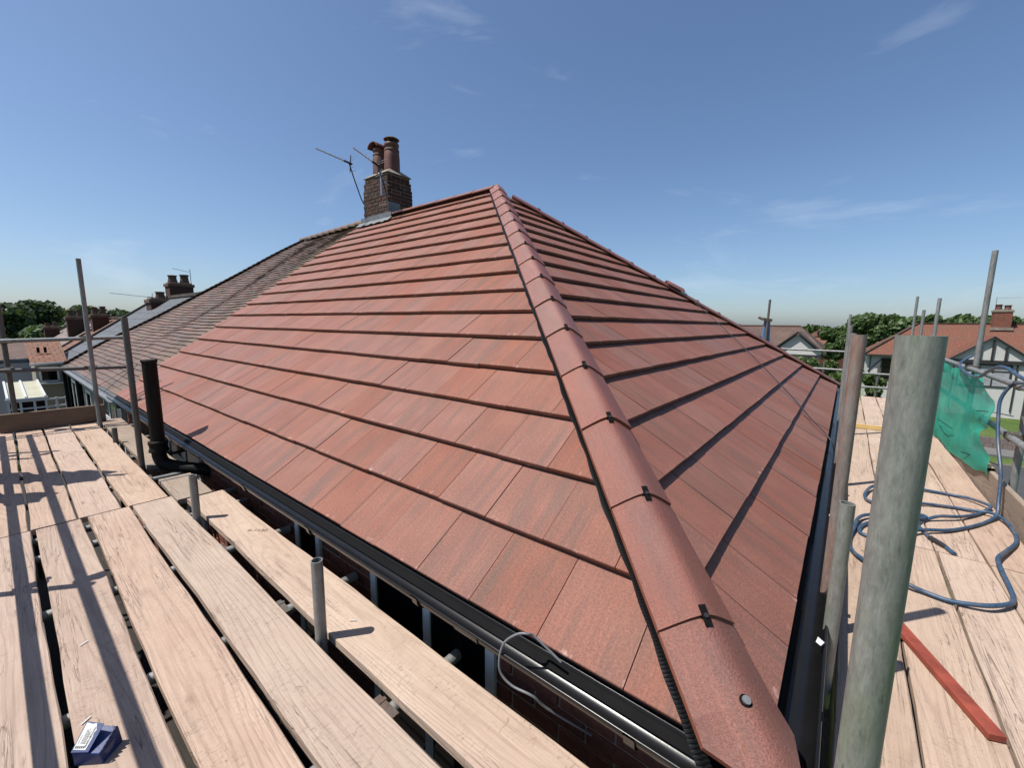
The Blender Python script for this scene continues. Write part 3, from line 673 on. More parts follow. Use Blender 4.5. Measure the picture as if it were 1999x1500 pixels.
def pot(c, h, r, cowl, par, mat='clay_pot'):
    b = MB(); x, y, z = c
    b.lathe((x, y, z), [(r*.98, 0), (r*1.02, .04*h), (r, .12*h), (r*1.0, .45*h), (r*.94, .66*h), (r*.84, .76*h), (r*.83, .82*h), (r*.93, .84*h), (r*.95, .93*h), (r*.88, .955*h), (r*.72, .955*h), (r*.70, .8*h)], 24)
    p = b.build('chimney_pot', mat, par)
    b = MB(); b.lathe((x, y, z), [(r*.965, .69*h), (r*.98, .70*h), (r*.93, .755*h), (r*.9, .76*h)], 24); b.build('pot_band', 'clay_dark', p)
    if cowl == 1:                                        # raised rain disc on legs
        b = MB(); b.lathe((x, y, z), [(r*.96, h*1.06), (r*1.02, h*1.075), (r*.7, h*1.13), (r*.1, h*1.16)], 24); b.build('rain_cowl', 'clay_dark', p)
        b = MB()
        for t in range(4): a = t*math.pi/2+.4; b.bar((x+r*.8*math.cos(a), y+r*.8*math.sin(a), z+h*.94), (x+r*.8*math.cos(a), y+r*.8*math.sin(a), z+h*1.08), .03, .012)
        b.build('cowl_legs', 'clay_dark', p)
    elif cowl == 2:                                      # broken ridge-shaped hood
        b = MB(); n = 10
        rows = [[Vector((x+dx, y + r*1.15*math.cos(math.pi*k/n), z+h*.93+r*.75*math.sin(math.pi*k/n))) for k in range(n+1)] for dx in (-r*1.25, r*1.1)]
        rows2 = [[p + (Vector((x+dx, y, z+h*.93))-p)*.12 for p in rw] for rw, dx in zip(rows, (-r*1.25, r*1.1))]
        b.grid(rows); b.grid([r_[::-1] for r_ in rows2]); b.grid([rows2[0], rows[0]]); b.grid([rows[1], rows2[1]]); b.build('half_round_hood', 'clay_pot', p, fixn=False)
    return p
pot((4.74, 7.98, 4.31), .62, .165, 1, ch); pot((4.70, 8.36, 4.31), .58, .155, 2, ch)
b = MB()                                                 # stepped lead flashing: apron and upstand
b.box((CX0-.006, CY0-.10, 3.17), (CX0+.003, CY1+.12, 3.40)); b.box((CX0+.0, CY0-.006, 3.24), (CX0+.30, CY0+.003, 3.62))
fl = b.build('lead_upstand', 'lead', ch, bevel=.002)
b = MB(); e0 = FA(7.58, (CX0-.11)/math.cos(PA), .012); e1 = FA(8.78, (CX0-.11)/math.cos(PA), .012); e2 = FA(8.78, CX0/math.cos(PA), .022); e3 = FA(7.58, CX0/math.cos(PA), .022)
nn = 12; b.grid([[e0.lerp(e1, t/nn)+Vector((0, 0, .012*math.sin(t*2.3))) for t in range(nn+1)], [e3.lerp(e2, t/nn)+Vector((0, 0, .006)) for t in range(nn+1)]]); b.build('lead_apron', 'lead', ch, fixn=False)
# ---- aerials on the chimney
def yagi(name, mast, boom0, boom1, n, ln, label, refl=True, group=None, col='dark_metal'):
    e = empty(name, mast[0], label, 'aerial', group)
    b = MB(); b.pipe(catmull(mast, 5), .013, 8); b.build('mast', col, e)
    p, q = Vector(boom0), Vector(boom1); d = (q-p).normalized(); sd = d.cross(Vector((0, 0, 1))).normalized()
    b = MB(); b.pipe([p, q], .011, 6); bo = b.build('boom', 'aluminium', e)
    for i in range(n):
        c = p.lerp(q, i/(n-1)*.8); L_ = ln*(0.55+.45*i/n); b = MB(); b.pipe([c-sd*L_/2+Vector((0, 0, .012)), c+sd*L_/2+Vector((0, 0, .012))], .005, 5); b.build('director', 'aluminium', bo)
    if refl:
        u = sd.cross(d)
        for k in (-1, -.5, .5, 1): b = MB(); c = q + u*k*.16 + d*abs(k)*.05; b.pipe([c-sd*ln*.62, c+sd*ln*.62], .005, 5); b.build('reflector', 'aluminium', bo)
        b = MB(); b.bar(q-u*.18, q+u*.18, .015, .015); b.bar(q-d*.16, q+d*.04, .035, .03); b.build('bracket', 'dark_metal', bo)
    return e
yagi('television_aerial', [(4.66, 8.80, 3.62), (4.55, 8.88, 3.85), (4.50, 8.95, 4.09), (4.40, 8.95, 4.34), (4.30, 8.95, 4.62)], (3.57, 8.95, 4.67), (4.34, 8.95, 4.60), 9, .22, 'long yagi aerial on a bent mast left of the brick chimney')
yagi('television_aerial', [(4.32, 7.62, 3.66), (4.30, 7.62, 3.80), (4.18, 7.6, 4.05), (4.12, 7.6, 4.23)], (3.60, 7.6, 4.37), (4.15, 7.6, 4.20), 7, .20, 'shorter yagi aerial in front of the chimney, beside its clay pots')
b = MB(); b.pipe([(4.20, 7.615, 3.66), (4.20, 7.615, 4.12)], .017, 8); b.bar((4.2, 7.64, 3.95), (4.45, 7.70, 3.93), .03, .01); b.bar((4.2, 7.64, 3.72), (4.45, 7.70, 3.70), .03, .01)
b.build('aerial_bracket', 'aluminium', None, label='pale tube bracket strapped to the near corner of the brick chimney', cat='bracket')
# ================================================================== adjoining old roof
nb = empty('adjoining_house', (0.1, 12, GZ), 'adjoining house with an old weathered plain tile roof and mossy verge', 'house')
PY0 = 8.45; HIPE = Vector((0, 15.4, -.02)); RE = Vector((W/2, 11.5, H-.03))
def sag(w, s): return -.040 + .014*math.sin(w*1.9+s*.6) + .010*math.sin(w*4.3+1.0) + .012*math.sin(s*1.7) - .05*math.exp(-((s-2.6)/1.4)**2)*math.exp(-((w-11.5)/2)**2)
def verge_w(s): return 8.40+(8.86-8.40)*s/SA
b = MB(); b.face([FA(8.36, .02, -.22), FA(15.3, .02, -.22), FA(11.5, SA, -.22), FA(8.8, SA, -.22)]); ns = b.build('roof_slope', 'underlay', nb, fixn=False)
OG, OW = 0.1, 0.168; otiles = []
for k in range(57):
    s0 = k*OG; s1 = min(s0+.2, SA); w = 8.30 + (OW/2 if k % 2 else 0)
    while w < 15.6:
        poly = clip([(w, s0), (w+OW-.004, s0), (w+OW-.004, s1), (w, s1)], -1, -(15.42-11.5)/SA, 15.42)
        poly = clip(poly, 1, -.46/SA, -8.40) if len(poly) > 2 else poly
        if len(poly) > 2 and area(poly) > .002: otiles.append((camdist(FA(w, s0)), poly, w, s0))
        w += OW
otiles.sort(key=lambda t: t[0])
def otile(b, poly, w0, s0, tilt):
    n = len(poly); T = .020; K = -.021/OG
    def f(w, s, d): return FA(w, s, sag(w, s) + K*(s-s0) + tilt*(w-w0) - d)
    up_ = [f(w, s, 0) for w, s in poly]; lo = [f(w, s, T) for w, s in poly]; b.face(up_)
    for i in range(n): j = (i+1) % n; b.face([lo[i], lo[j], up_[j], up_[i]])
orest = MB()
for i, (d, poly, w0, s0) in enumerate(otiles):
    tl = random.uniform(-.03, .03)
    if i < 290: b = MB(); otile(b, poly, w0, s0, tl); b.build('plain_tile', 'old_tile', ns)
    else: orest.cur = random.random(); otile(orest, poly, w0, s0, tl)
orest.build('distant_plain_tiles', 'old_tile', ns, kind='stuff', rnd=True)
b = MB(); b.face([FA(15.42, 0, -.02), Vector((W, 15.42, -.02)), RE]); b.build('hip_end_slope', 'old_tile', nb, fixn=False)
# old ridge: half-round tiles laid stepped, then stepped hip tiles
for i in range(10):
    p = Vector((W/2, 8.72+i*.30, H-.055-.006*i)); b = MB(); n = 8
    rows = [[p + Vector((.12*math.cos(math.pi*k/n), t*.36, .075*math.sin(math.pi*k/n)+.03*(t))) for k in range(n+1)] for t in (0, 1)]
    rows2 = [[q-Vector((0, 0, .02)) for q in rw] for rw in rows]; b.grid(rows); b.grid([r_[::-1] for r_ in rows2]); b.grid([rows2[0], rows[0]]); b.grid([rows[1], rows2[1]]); b.build('ridge_tile', 'old_tile', nb, fixn=False)
for i in range(52):
    t = i/52; p = RE.lerp(Vector((0, 15.42, -.02)), t) + Vector((0, 0, sag(11.5+3.9*t, SA*(1-t))+.02)); d = (Vector((0, 15.42, 0))-RE).normalized(); b = MB()
    b.bar(p, p+d*.16-Vector((0, 0, -.014)), .17, .018); b.build('bonnet_tile', 'old_tile', nb)
# eaves, gutter and walls of the adjoining house
b = MB(); n = 10
rows = [[Vector((-.05+.055*math.cos(math.pi*(1+k/n)), t, -.075+.055*math.sin(math.pi*(1+k/n)))) for k in range(n+1)] for t in (8.46, 15.5)]; b.grid(rows); b.build('gutter', 'lead', nb, fixn=False)
b = MB(); b.box((.0, 8.47, -.24), (.03, 15.5, -.05)); b.box((.03, 8.47, -.24), (.2, 15.5, -.22)); b.build('fascia_board', 'lead', nb)
b = MB(); b.box((XW+.012, 8.605, GZ), (XW+.3, 11.2, -.22)); nw = b.build('wall', 'mortar', nb)
b = MB(); z = -.24; row = 0
NW = [(8.55, 10.2, -1.35, -.24)]
while z > -1.6:
    y = 8.6 - (.1125 if row % 2 else 0)
    while y < 11.2:
        if not (8.45 < y < 10.05 and z > -1.4): b.cur = random.random(); b.box((XW+random.uniform(-.002, .002), y, z-.065), (XW+.03, y+.215, z))
        y += .225
    z -= .075; row += 1
b.build('brickwork', 'brick', nw, kind='stuff', rnd=True)
window(nw, 8.62, 10.25, -1.35, -.25, XW-.02, (9.15, 9.7), (-.62,), .07)
b = MB(); b.box((XW+.0, 11.25, GZ), (XW+.3, 15.3, -.22)); cw = b.build('rendered_wall', 'render_cream', nb)
for y0, y1 in ((11.7, 12.4), (12.9, 13.6), (14.0, 14.7)):
    wn_ = window(cw, y0, y1, -1.3, -.35, XW-.03, (), (), .06); b = MB(); b.box((XW-.12, y0-.05, -1.36), (XW-.031, y1+.05, -1.3)); b.build('window_sill', 'white_pvc', wn_)
b = MB(); b.pipe([(.0, 12.65, -.15), (.02, 12.65, -5)], .05, 10); b.build('downpipe', 'black_matt', nb)
b = MB(); b.pipe([(.0, 15.35, -.15), (.04, 15.35, -5)], .04, 10); b.build('downpipe', 'black_matt', nb)
# ================================================================== scaffold boards
DZ = -0.28; BT = 0.038
def board(p, q, w, mat, label, group, z=DZ, name='scaffold_board', hoop=(), warp=0.0):
    """board from p to q (plan points, centre line), top at z; local X runs along it"""
    p, q = Vector((*p, z)), Vector((*q, z)); d = (q-p).normalized(); sd = Vector((0, 0, 1)).cross(d); u = Vector((0, 0, 1)); Ln = (q-p).length
    ax = Matrix((d, sd, u)).transposed(); b = MB(); n = max(4, int(Ln/.25)); rows = []; c = .004
    ph = random.uniform(0, 6); 
    for i in range(n+1):
        t = Ln*i/n; e1 = .0035*math.sin(t*3.1+ph)+.002*math.sin(t*11+ph*2); e2 = .0035*math.sin(t*2.7+ph*1.7)+.002*math.sin(t*9+ph); h = warp*math.sin(math.pi*i/n)+.0015*math.sin(t*4+ph)
        l, r_ = -w/2+e1, w/2+e2
        rows.append([p+d*t+sd*y_+u*z_ for y_, z_ in ((l, -BT), (r_, -BT), (r_, -c+h), (r_-c, h), (0, h-.0008), (l+c, h), (l, -c+h))])
    b.grid(rows, True, False); b.face(rows[0][::-1]); b.face(rows[-1])
    o = b.build(name, mat, None, origin=p, label=label, cat='board', group=group, axes=ax)
    for t in hoop:
        k = MB(); cc = p+d*t; a = sd*(w/2+.002); rr = []
        for tt in (-.013, .013): rr.append([cc+d*tt-a-u*(BT+.002), cc+d*tt+a-u*(BT+.002), cc+d*tt+a+u*.002, cc+d*tt-a+u*.002])
        k.grid(rr, True, False); ko = k.build('end_hoop', 'lead', None, origin=cc, fixn=False); ko.parent = o; ko.location = (t, 0, 0); ko.rotation_euler = (0, 0, 0)
        inv = ax.inverted()
        for v in ko.data.vertices: v.co = inv @ v.co
    return o
def bx(x0, x1, y): return ((x0+x1)/2, y)
GA = 'boards of the deck on the left'
nearA = [((-1.285, -1.092), (-1.252, -1.055), 'board', 'narrow board at the very left edge of the left deck, rail shadow along it', .010),
         ((-1.070, -.858), (-1.025, -.820), 'board', 'board under the blue box on the left deck', .02),
         ((-.842, -.620), (-.785, -.572), 'board', 'smooth grey-pink board right of the one carrying the blue box', .0),
         ((-.590, -.352), (-.545, -.318), 'board_pale', 'heavily grained board second from the gutter on the left deck', .0)]
for (a0, a1), (b0, b1), mt, lb, wp in nearA:
    board(bx(a0, a1, .08), bx(b0, b1, 3.99), ((a1-a0)+(b1-b0))/2, mt, lb, GA, warp=0)
board(bx(-.292, -.052, .08), bx(-.255, -.020, 3.83), .236, 'board_pale', 'inner board nearest the gutter with pencil writing and a stub tube', GA)
for (a0, a1), (b0, b1), mt, lb in [((-1.28, -1.062), (-1.245, -1.028), 'board', 'far board at the left edge of the left deck, beyond the joint'),
        ((-1.045, -.838), (-1.008, -.795), 'board', 'second far board from the left, split along its middle, beyond the joint'),
        ((-.822, -.606), (-.778, -.560), 'board', 'third far board from the left on the left deck, running to the toe board'),
        ((-.578, -.334), (-.540, -.306), 'board_pale', 'far board beside the open gap, running past the stub tubes to the toe board')]:
    board(bx(a0, a1, 4.005), bx(b0, b1, 7.88), ((a1-a0)+(b1-b0))/2, mt, lb, GA)
board(bx(-.275, -.05, 5.0), bx(-.262, -.035, 7.88), .222, 'board_old', 'far inner board lying beside the soil pipe', GA, hoop=(.05,))
board(bx(-.312, -.075, 3.85), bx(-.30, -.068, 4.50), .23, 'board_old', 'short grey offcut board with a hooped end, in front of the soil pipe', GA, z=DZ+.004, hoop=(.58,))
# end toe board
def edge_board(p, q, h, t, mat, label, z0, name='toe_board'):
    p, q = Vector((*p, z0)), Vector((*q, z0)); d = (q-p).normalized(); u = Vector((0, 0, 1)); sd = u.cross(d); b = MB()
    b.hexa([p-sd*t/2, q-sd*t/2, q+sd*t/2, p+sd*t/2, p-sd*t/2+u*h, q-sd*t/2+u*h, q+sd*t/2+u*h, p+sd*t/2+u*h])
    return b.build(name, mat, None, origin=p, label=label, cat='toe board', axes=Matrix((d, u, d.cross(u))).transposed(), bevel=.003)
edge_board((-1.13, 7.80), (-.20, 7.80), .225, .036, 'board_brown', 'dark brown toe board closing the far end of the left deck', DZ+.003)
# right deck
GB = 'boards of the deck on the right'
rows_B = [(-.155, -.372, [(-.1, 2.47), (2.475, 5.85), (5.855, 9.7)], 'first row from the roof'), (-.382, -.606, [(-.1, 2.46), (2.466, 5.83), (5.836, 9.9)], 'second row from the roof'),
          (-.618, -.832, [(-.1, 2.455), (2.463, 5.8), (5.806, 9.9)], 'third row from the roof'), (-.842, -1.07, [(-.1, 2.45), (2.458, 6.3), (6.306, 10.0)], 'row beside the toe board')]
for i, (y0, y1, segs, lb) in enumerate(rows_B):
    for j, (x0, x1) in enumerate(segs):
        mt = 'board_pale' if (i, j) not in ((3, 1), (3, 2)) else 'board_old'
        if (i, j) == (3, 1): mt = 'board'
        board((x0, (y0+y1)/2+.008*(1-j)), (x1, (y0+y1)/2-.004), abs(y1-y0), mt, ['near', 'middle', 'far'][j]+' board of the right deck, '+lb, GB, z=DZ+random.uniform(-.002, .002))
edge_board((1.9, -1.100), (7.6, -1.105), .225, .036, 'board_old', 'weathered toe board along the outer edge of the right deck', DZ-.02)
for i in range(6):  # boards added under the left deck to darken what shows through its gaps
    board((-1.17+.235*i, -1.4), (-1.16+.235*i, 14.0), .225, 'board_shade_tone', ['outermost', 'second', 'third', 'fourth', 'fifth', 'innermost'][i]+' board added below the left deck, coloured near black to darken its gaps', 'boards added below the decks', z=-2.25)
for i in range(4):  # more added boards in the same painted shade, under the right deck
    board((.2, -.25-.235*i), (10.0, -.25-.235*i), .225, 'board_shade_tone', ['innermost', 'second', 'third', 'outermost'][i]+' board added below the right deck, coloured near black for shade', 'boards added below the decks', z=-2.255)
nt = MB(); rows = []; uvs = []  # unseen sheet added to block the sun from below the left deck
for i in range(9):
    z_ = -.42-4.6*i/8; row = [Vector((-1.50+.03*math.sin(j*1.3+i*.7), -1.5+11*j/40, z_)) for j in range(41)]; rows.append(row); uvs.append([(p.y, p.z) for p in row])
nt.grid(rows, False, True, uvs); nt.build('added_shade_sheet', 'underlay', None, label='unseen sheet added outside the left scaffold to keep sun from under the deck', cat='sheeting', fixn=False)
# ================================================================== scaffold tubes
TR = 0.02415
def standard(x, y, ztop, label, mat='tube', z0=GZ, group=None, name='scaffold_standard', seg=32):
    b = MB(); b.cyl((x, y, z0), (x, y, ztop), TR, seg, hollow=.004)
    return b.build(name, mat, None, origin=(x, y, z0), label=label, cat='scaffold tube', group=group)
GS = 'upright scaffold tubes'
standard(-.3585, -.1236, 1.085, 'very large upright tube close to the camera on the right, greenish patina', 'tube_near', seg=64, group=GS)
standard(1.12, -.092, 1.066, 'upright tube with a rusty pink side, just behind the greenish near tube', 'tube_rust', seg=40, group=GS)
standard(.80, -.112, .462, 'short open-topped stub tube left of the greenish near tube', 'tube_near', seg=40, group=GS)
standard(3.4, -.092, 1.05, 'blue-grey upright tube half hidden behind the rusty pink tube', 'tube', group=GS)
standard(5.6, -.075, 1.12, 'upright tube third in line along the right gutter', 'tube', group=GS)
standard(9.75, -.065, 1.36, 'thin far upright tube ending the line along the right gutter', 'tube', group=GS)
standard(5.58, -1.175, 1.91, 'tall leaning-looking upright tube above the green net on the right', 'tube', group=GS)
standard(3.85, -1.19, 1.05, 'upright tube cut by the right edge of the photo', 'tube', group=GS)
standard(11.2, -1.13, 1.76, 'leftmost of three thin upright tubes over the red roof', 'tube', group=GS)
standard(9.9, -1.13, 1.44, 'shortest middle one of three thin upright tubes over the red roof', 'tube', group=GS)
standard(8.3, -1.13, 1.57, 'rightmost of three thin upright tubes over the red roof', 'tube', group=GS)
standard(-.31, 5.05, 1.116, 'brownish upright tube left of the black soil pipe', 'tube_dark', group=GS)
standard(-.30, 7.46, 1.84, 'tallest upright tube at the far end of the left deck', 'tube', group=GS)
standard(-.985, 7.86, 1.26, 'upright tube at the left edge of the photo', 'tube_dark', group=GS)
standard(-.3125, 1.626, .085, 'worn stub tube sticking up between boards in the left foreground', 'tube', group=GS)
standard(-.308, 3.392, .032, 'stub tube beside the grey offcut board', 'tube', group=GS)
standard(-.315, 6.30, -.115, 'small dark stub tube near the end toe board', 'tube_dark', group=GS)
standard(11.0, .30, .32, 'brownish upright tube carrying the low rails by the white house', 'tube_dark', group=GS)
# outer standards of the left deck stand just outside the picture and throw their shadows over it
for y, zt, lb in ((.9, 1.1, 'nearest'), (3.31, .90, 'second'), (5.62, 1.9, 'tall third'), (6.52, .75, 'fourth'), (6.82, 1.20, 'farthest')):
    standard(-1.40, y, zt, lb+' outer upright of the left deck, outside the photo, known by its shadow', 'tube', group=GS)
sh = empty('bundled_sheet', (-1.44, 5.6, .05), 'sheet bundled on the outer uprights left of the photo, known by its wide shadow', 'sheet')
for y0, y1, h0, h1, nm_ in ((5.46, 5.98, .30, 2.05, 'upper_fold'), (4.95, 5.30, .20, 1.15, 'lower_fold')):
    b = MB(); rows = []; n_ = 14
    for i in range(n_+1):
        t = i/n_; z = DZ+h0+(h1-h0)*t; c_ = (y0+y1)/2+.05*math.sin(t*7); w = (y1-y0)/2*(.85+.25*math.sin(t*9+1)+.22*math.sin(t*23))*(1-.55*t**4)
        rows.append([Vector((-1.44+.05*math.cos(a*2*math.pi/12), c_+w*math.sin(a*2*math.pi/12), z+.07*math.sin(a*1.7+i))) for a in range(12)])
    b.grid(rows, True); b.face(rows[0][::-1]); b.face(rows[-1]); b.build(nm_, 'hessian', sh)
def rail(p, q, label, mat='tube', couple=(), name='guard_rail', group='scaffold rails'):
    b = MB(); b.cyl(p, q, TR, 24, hollow=.004); o = b.build(name, mat, None, label=label, cat='scaffold tube', group=group)
    for c in couple:
        k = MB(); c = Vector(c); d = (Vector(q)-Vector(p)).normalized()
        k.cyl(c-d*.028, c+d*.028, TR+.008, 16); sd = d.cross(Vector((0, 0, 1))).normalized()
        k.cyl(c+sd*.05-Vector((0, 0, .03)), c+sd*.05+Vector((0, 0, .03)), TR+.009, 16); k.bar(c-d*.07+Vector((0, 0, .03)), c+d*.05+Vector((0, 0, .03)), .016, .016); k.bar(c+d*.03-sd*.03+Vector((0,0,.02)), c+d*.03+sd*.09+Vector((0,0,.02)), .03, .03)
        k.build('coupler', 'coupler', o)
    return o
# left deck, far end
rail((-1.7, 7.72, .815), (.10, 7.66, .86), 'bright upper guard rail across the far end of the left deck', 'tube', [(-.985, 7.80, .83), (-.3, 7.55, .85)])
rail((-1.7, 7.74, .50), (.06, 7.70, .45), 'dark lower guard rail across the far end of the left deck', 'tube_dark', [(-.985, 7.80, .48), (-.3, 7.55, .46)])
# left deck outer rails (outside the picture, their shadows run along the boards)
rail((-1.335, -.4, .70), (-1.335, 7.8, .70), 'upper outer rail of the left deck, outside the photo, shadow along the boards', 'tube', [(-1.335, 3.31, .70), (-1.335, 6.6, .70)])
rail((-1.345, -.4, .25), (-1.345, 7.8, .25), 'lower outer rail of the left deck, outside the photo, shadow on the left boards', 'tube', [(-1.345, 3.31, .25), (-1.345, 6.6, .25)])
# transoms under the boards
for y, x1, lb in ((.28, .07, 'first'), (1.145, .05, 'second'), (2.01, .08, 'third'), (2.87, .09, 'fourth'), (3.62, .08, 'fifth'), (3.93, .10, 'sixth'), (4.75, .02, 'seventh'), (5.7, .05, 'eighth'), (6.6, .05, 'ninth'), (7.5, .05, 'tenth')):
    rail((-1.5, y, DZ-BT-TR-.001), (x1, y, DZ-BT-TR-.001), lb+' cross tube under the left deck, its end poking out towards the brick wall', 'tube', [(-.345, y+.03, DZ-BT-TR-.001)], name='scaffold_transom', group='cross tubes under the left deck')
for x, lb in ((.2, 'nearest'), (1.3, 'second'), (2.4, 'third'), (3.6, 'fourth'), (4.8, 'fifth'), (6.0, 'sixth'), (7.4, 'seventh'), (8.8, 'farthest')):
    rail((x, -1.3, DZ-BT-TR-.001), (x, .03, DZ-BT-TR-.001), lb+' cross tube under the right deck', 'tube_dark', name='scaffold_transom', group='cross tubes under the right deck')
rail((-.31, -.9, DZ-BT-3*TR-.004), (-.31, 7.9, DZ-BT-3*TR-.004), 'long ledger tube under the gap in the left deck', 'tube_dark', name='scaffold_ledger')
rail((-.4, -.13, DZ-BT-3*TR-.004), (10, -.13, DZ-BT-3*TR-.004), 'long ledger tube beside the right gutter', 'tube_dark', name='scaffold_ledger')
# right deck outer rails and end rails
rail((2.6, -1.13, .655), (9.6, -1.13, .69), 'upper guard rail of the right deck above the green net', 'tube', [(3.85, -1.13, .66), (5.58, -1.13, .67)])
rail((2.6, -1.13, .25), (9.6, -1.13, .29), 'lower guard rail of the right deck behind the green net', 'tube', [(3.85, -1.13, .255)])
rail((10.7, 1.6, .585), (10.75, -.12, .565), 'upper end rail behind the far corner of the roof, in front of the white gable', 'tube')
rail((10.7, 1.2, .17), (10.75, -.12, .155), 'second end rail behind the far corner of the roof', 'tube')
rail((10.9, -.1, .10), (10.95, -.85, .10), 'thin far rail right of the line of uprights, uppermost', 'tube')
rail((10.9, -.1, -.20), (10.95, -.85, -.20), 'thin far rail right of the line of uprights, middle', 'tube')
standard(10.95, -.66, .33, 'weathered thin post at the far end of the right deck before the hedge', 'tube_dark', group=GS)
# far scaffold pole with a blue tarpaulin
tp = empty('tarpaulin_pole', (9.9, 1.45, GZ), 'far scaffold pole wrapped with a slim blue tarpaulin behind the roof', 'scaffold tube')
b = MB(); b.cyl((9.9, 1.44, GZ), (9.9, 1.37, 1.70), .024, 12); b.build('pole', 'tube_dark', tp)
b = MB(); b.face([(9.92, 1.42, 1.28), (9.95, 1.33, 1.22), (9.98, 1.30, .55), (9.94, 1.48, .5)]); b.face([(9.92, 1.42, 1.28), (9.94, 1.48, .5), (9.99, 1.52, .5), (9.93, 1.45, 1.25)]); b.build('tarpaulin', 'blue_tarp', tp, fixn=False)
b = MB(); b.bar((9.86, 1.47, 1.27), (9.94, 1.30, 1.24), .05, .06); b.cyl((9.9, 1.46, 1.26), (9.9, 1.56, 1.31), .03, 10); b.build('coupler', 'coupler', tp)
# ================================================================== loose things
# hose
def Zr(z): return z
hz = DZ+.013
HP = [(2.466,-.685),(2.549,-.659),(2.632,-.605),(2.748,-.579),(2.851,-.569),(2.963,-.611),(3.055,-.697),(3.161,-.811),(3.341,-.928),(3.487,-1.0),(3.56,-1.035),(3.60,-1.01),(3.70,-.942),(3.748,-.838),(3.734,-.677),(3.655,-.465),(3.499,-.348),(3.32,-.298),(3.211,-.293),(3.121,-.317),(3.05,-.41),(3.174,-.50),(3.32,-.624),(3.403,-.792),(3.403,-.938),(3.39,-1.0),(3.30,-1.050),(3.102,-1.062),(2.906,-1.031),(2.683,-.946),(2.499,-.875),(2.357,-.86),(2.191,-.857),(2.056,-.847),(1.941,-.815),(1.843,-.741),(1.807,-.669),(1.797,-.582),(1.816,-.494),(1.825,-.427),(1.893,-.343),(2.001,-.243),(2.122,-.2),(2.273,-.193),(2.444,-.215),(2.70,-.26),(2.906,-.422),(3.05,-.56),(3.04,-.62),(2.94,-.60),(2.80,-.46),(2.60,-.28),(2.42,-.25),(2.40,-.36),(2.52,-.46),(2.687,-.559),(2.848,-.72),(3.064,-.869),(3.244,-.97)]
pts = []
for i, (x, y) in enumerate(HP): pts.append((x, y, hz + (0.012 + .011*math.sin(i*1.3) if 5 < i < len(HP)-2 else 0)))
pts += [(3.36, -1.03, -.24), (3.43, -1.04, -.16), (3.48, -1.045, -.05), (3.53, -1.04, .08), (3.65, -1.035, .22), (3.74, -1.03, .40), (3.79, -1.035, .56), (3.76, -1.08, .68), (3.62, -1.13, .70), (3.40, -1.16, .70), (3.0, -1.2, .62), (2.6, -1.22, .5)]
hs = empty('water_hose', (2.9, -.7, DZ), 'dark blue hose coiled on the right deck and rising over the rail', 'hose')
b = MB(); b.pipe(catmull(pts[2:], 6), .0112, 10); b.build('hose_tube', 'hose', hs)
b = MB(); a_, c_ = Vector((2.64, -.604, hz)), Vector((2.53, -.668, hz)); b.pipe([a_, a_.lerp(c_, .06), a_.lerp(c_, .12), a_.lerp(c_, .7), a_.lerp(c_, 1)], .016, 12, [.012, .0175, .0165, .0165, .013]); b.build('connector', 'dark_metal', hs)
b = MB(); b.pipe([c_, (2.46, -.693, hz-.002)], .0125, 12); b.build('hose_end', 'hose', hs)
b = MB(); b.pipe(catmull([(5.60, -1.13, .80), (5.51, -1.042, .72), (5.34, -1.037, .675), (4.89, -1.032, .645), (4.51, -1.027, .665), (4.23, -1.027, .74), (3.97, -1.027, .795), (3.71, -1.027, .80), (3.4, -1.027, .765), (3.0, -1.08, .70)], 6), .0125, 10); b.build('hanging_hose', 'hose', None, label='length of blue hose slung in a sagging curve along the top rail', cat='hose')
# red batten
b = MB(); b.bar((.885, -.577, DZ+.0135), (1.62, -.275, DZ+.0135), .05, .026); b.build('red_batten', 'red_batten', None, label='red stained timber batten lying on the right deck', cat='batten', bevel=.002)
for i, (x, z_, lb) in enumerate(((6.30, 0, 'lower'), (6.36, .0, 'far'), (6.325, .025, 'top'))):
    b = MB(); b.bar((x, -.16, DZ+.0145+z_), (x+.02, -.60, DZ+.0145+z_), .038, .024); b.build('timber_batten', 'yellow_batten', None, label=lb+' of three yellow battens stacked on the right deck', cat='batten', group='yellow battens')
# blue torn box with a printed label
bxm = empty('nail_box', (-1.0, 1.68, DZ), 'torn blue cardboard box with white barcode label on the left deck', 'box')
c0 = Vector((-1.010, 1.685, DZ+.001)); ex = Vector((.70, -.71, 0)); ey = Vector((.71, .70, 0)); ez = Vector((0, 0, 1))
def BP(a, b_, c): return c0+(ex*a+ey*b_+ez*c*1.25)*.78
b = MB()
b.hexa([BP(-.05, -.045, 0), BP(.055, -.045, 0), BP(.058, .05, 0), BP(-.045, .05, 0), BP(-.052, -.047, .050), BP(.050, -.05, .042), BP(.050, .048, .060), BP(-.048, .046, .075)])
b.build('carton', 'blue_card', bxm, bevel=.002)
b = MB()                                                 # lifted lid flap
q0, q1, q2, q3 = BP(-.052, -.048, .052), BP(.012, -.050, .050), BP(.02, .022, .092), BP(-.05, .03, .098)
b.face([q0, q1, q2, q3]); up_ = Vector((0, 0, .002)); b.face([q+up_ for q in (q0, q1, q2, q3)])
for i in range(4): A_, B_ = (q0, q1, q2, q3)[i], (q0, q1, q2, q3)[(i+1) % 4]; b.face([A_, B_, B_+up_, A_+up_])
b.build('lid_flap', 'blue_card', bxm)
def LP(u_, v_, h=.0030): return q0.lerp(q1, u_).lerp(q3.lerp(q2, u_), v_)+Vector((0, 0, h))
b = MB(); rim = [(.06, .08), (.78, .06), (.80, .50), (.74, .62), (.80, .74), (.70, .86), (.62, .97), (.42, .93), (.06, .96)]; b.face([LP(*t) for t in rim]); lab = b.build('paper_label', 'white_card', bxm, fixn=False)
b = MB()
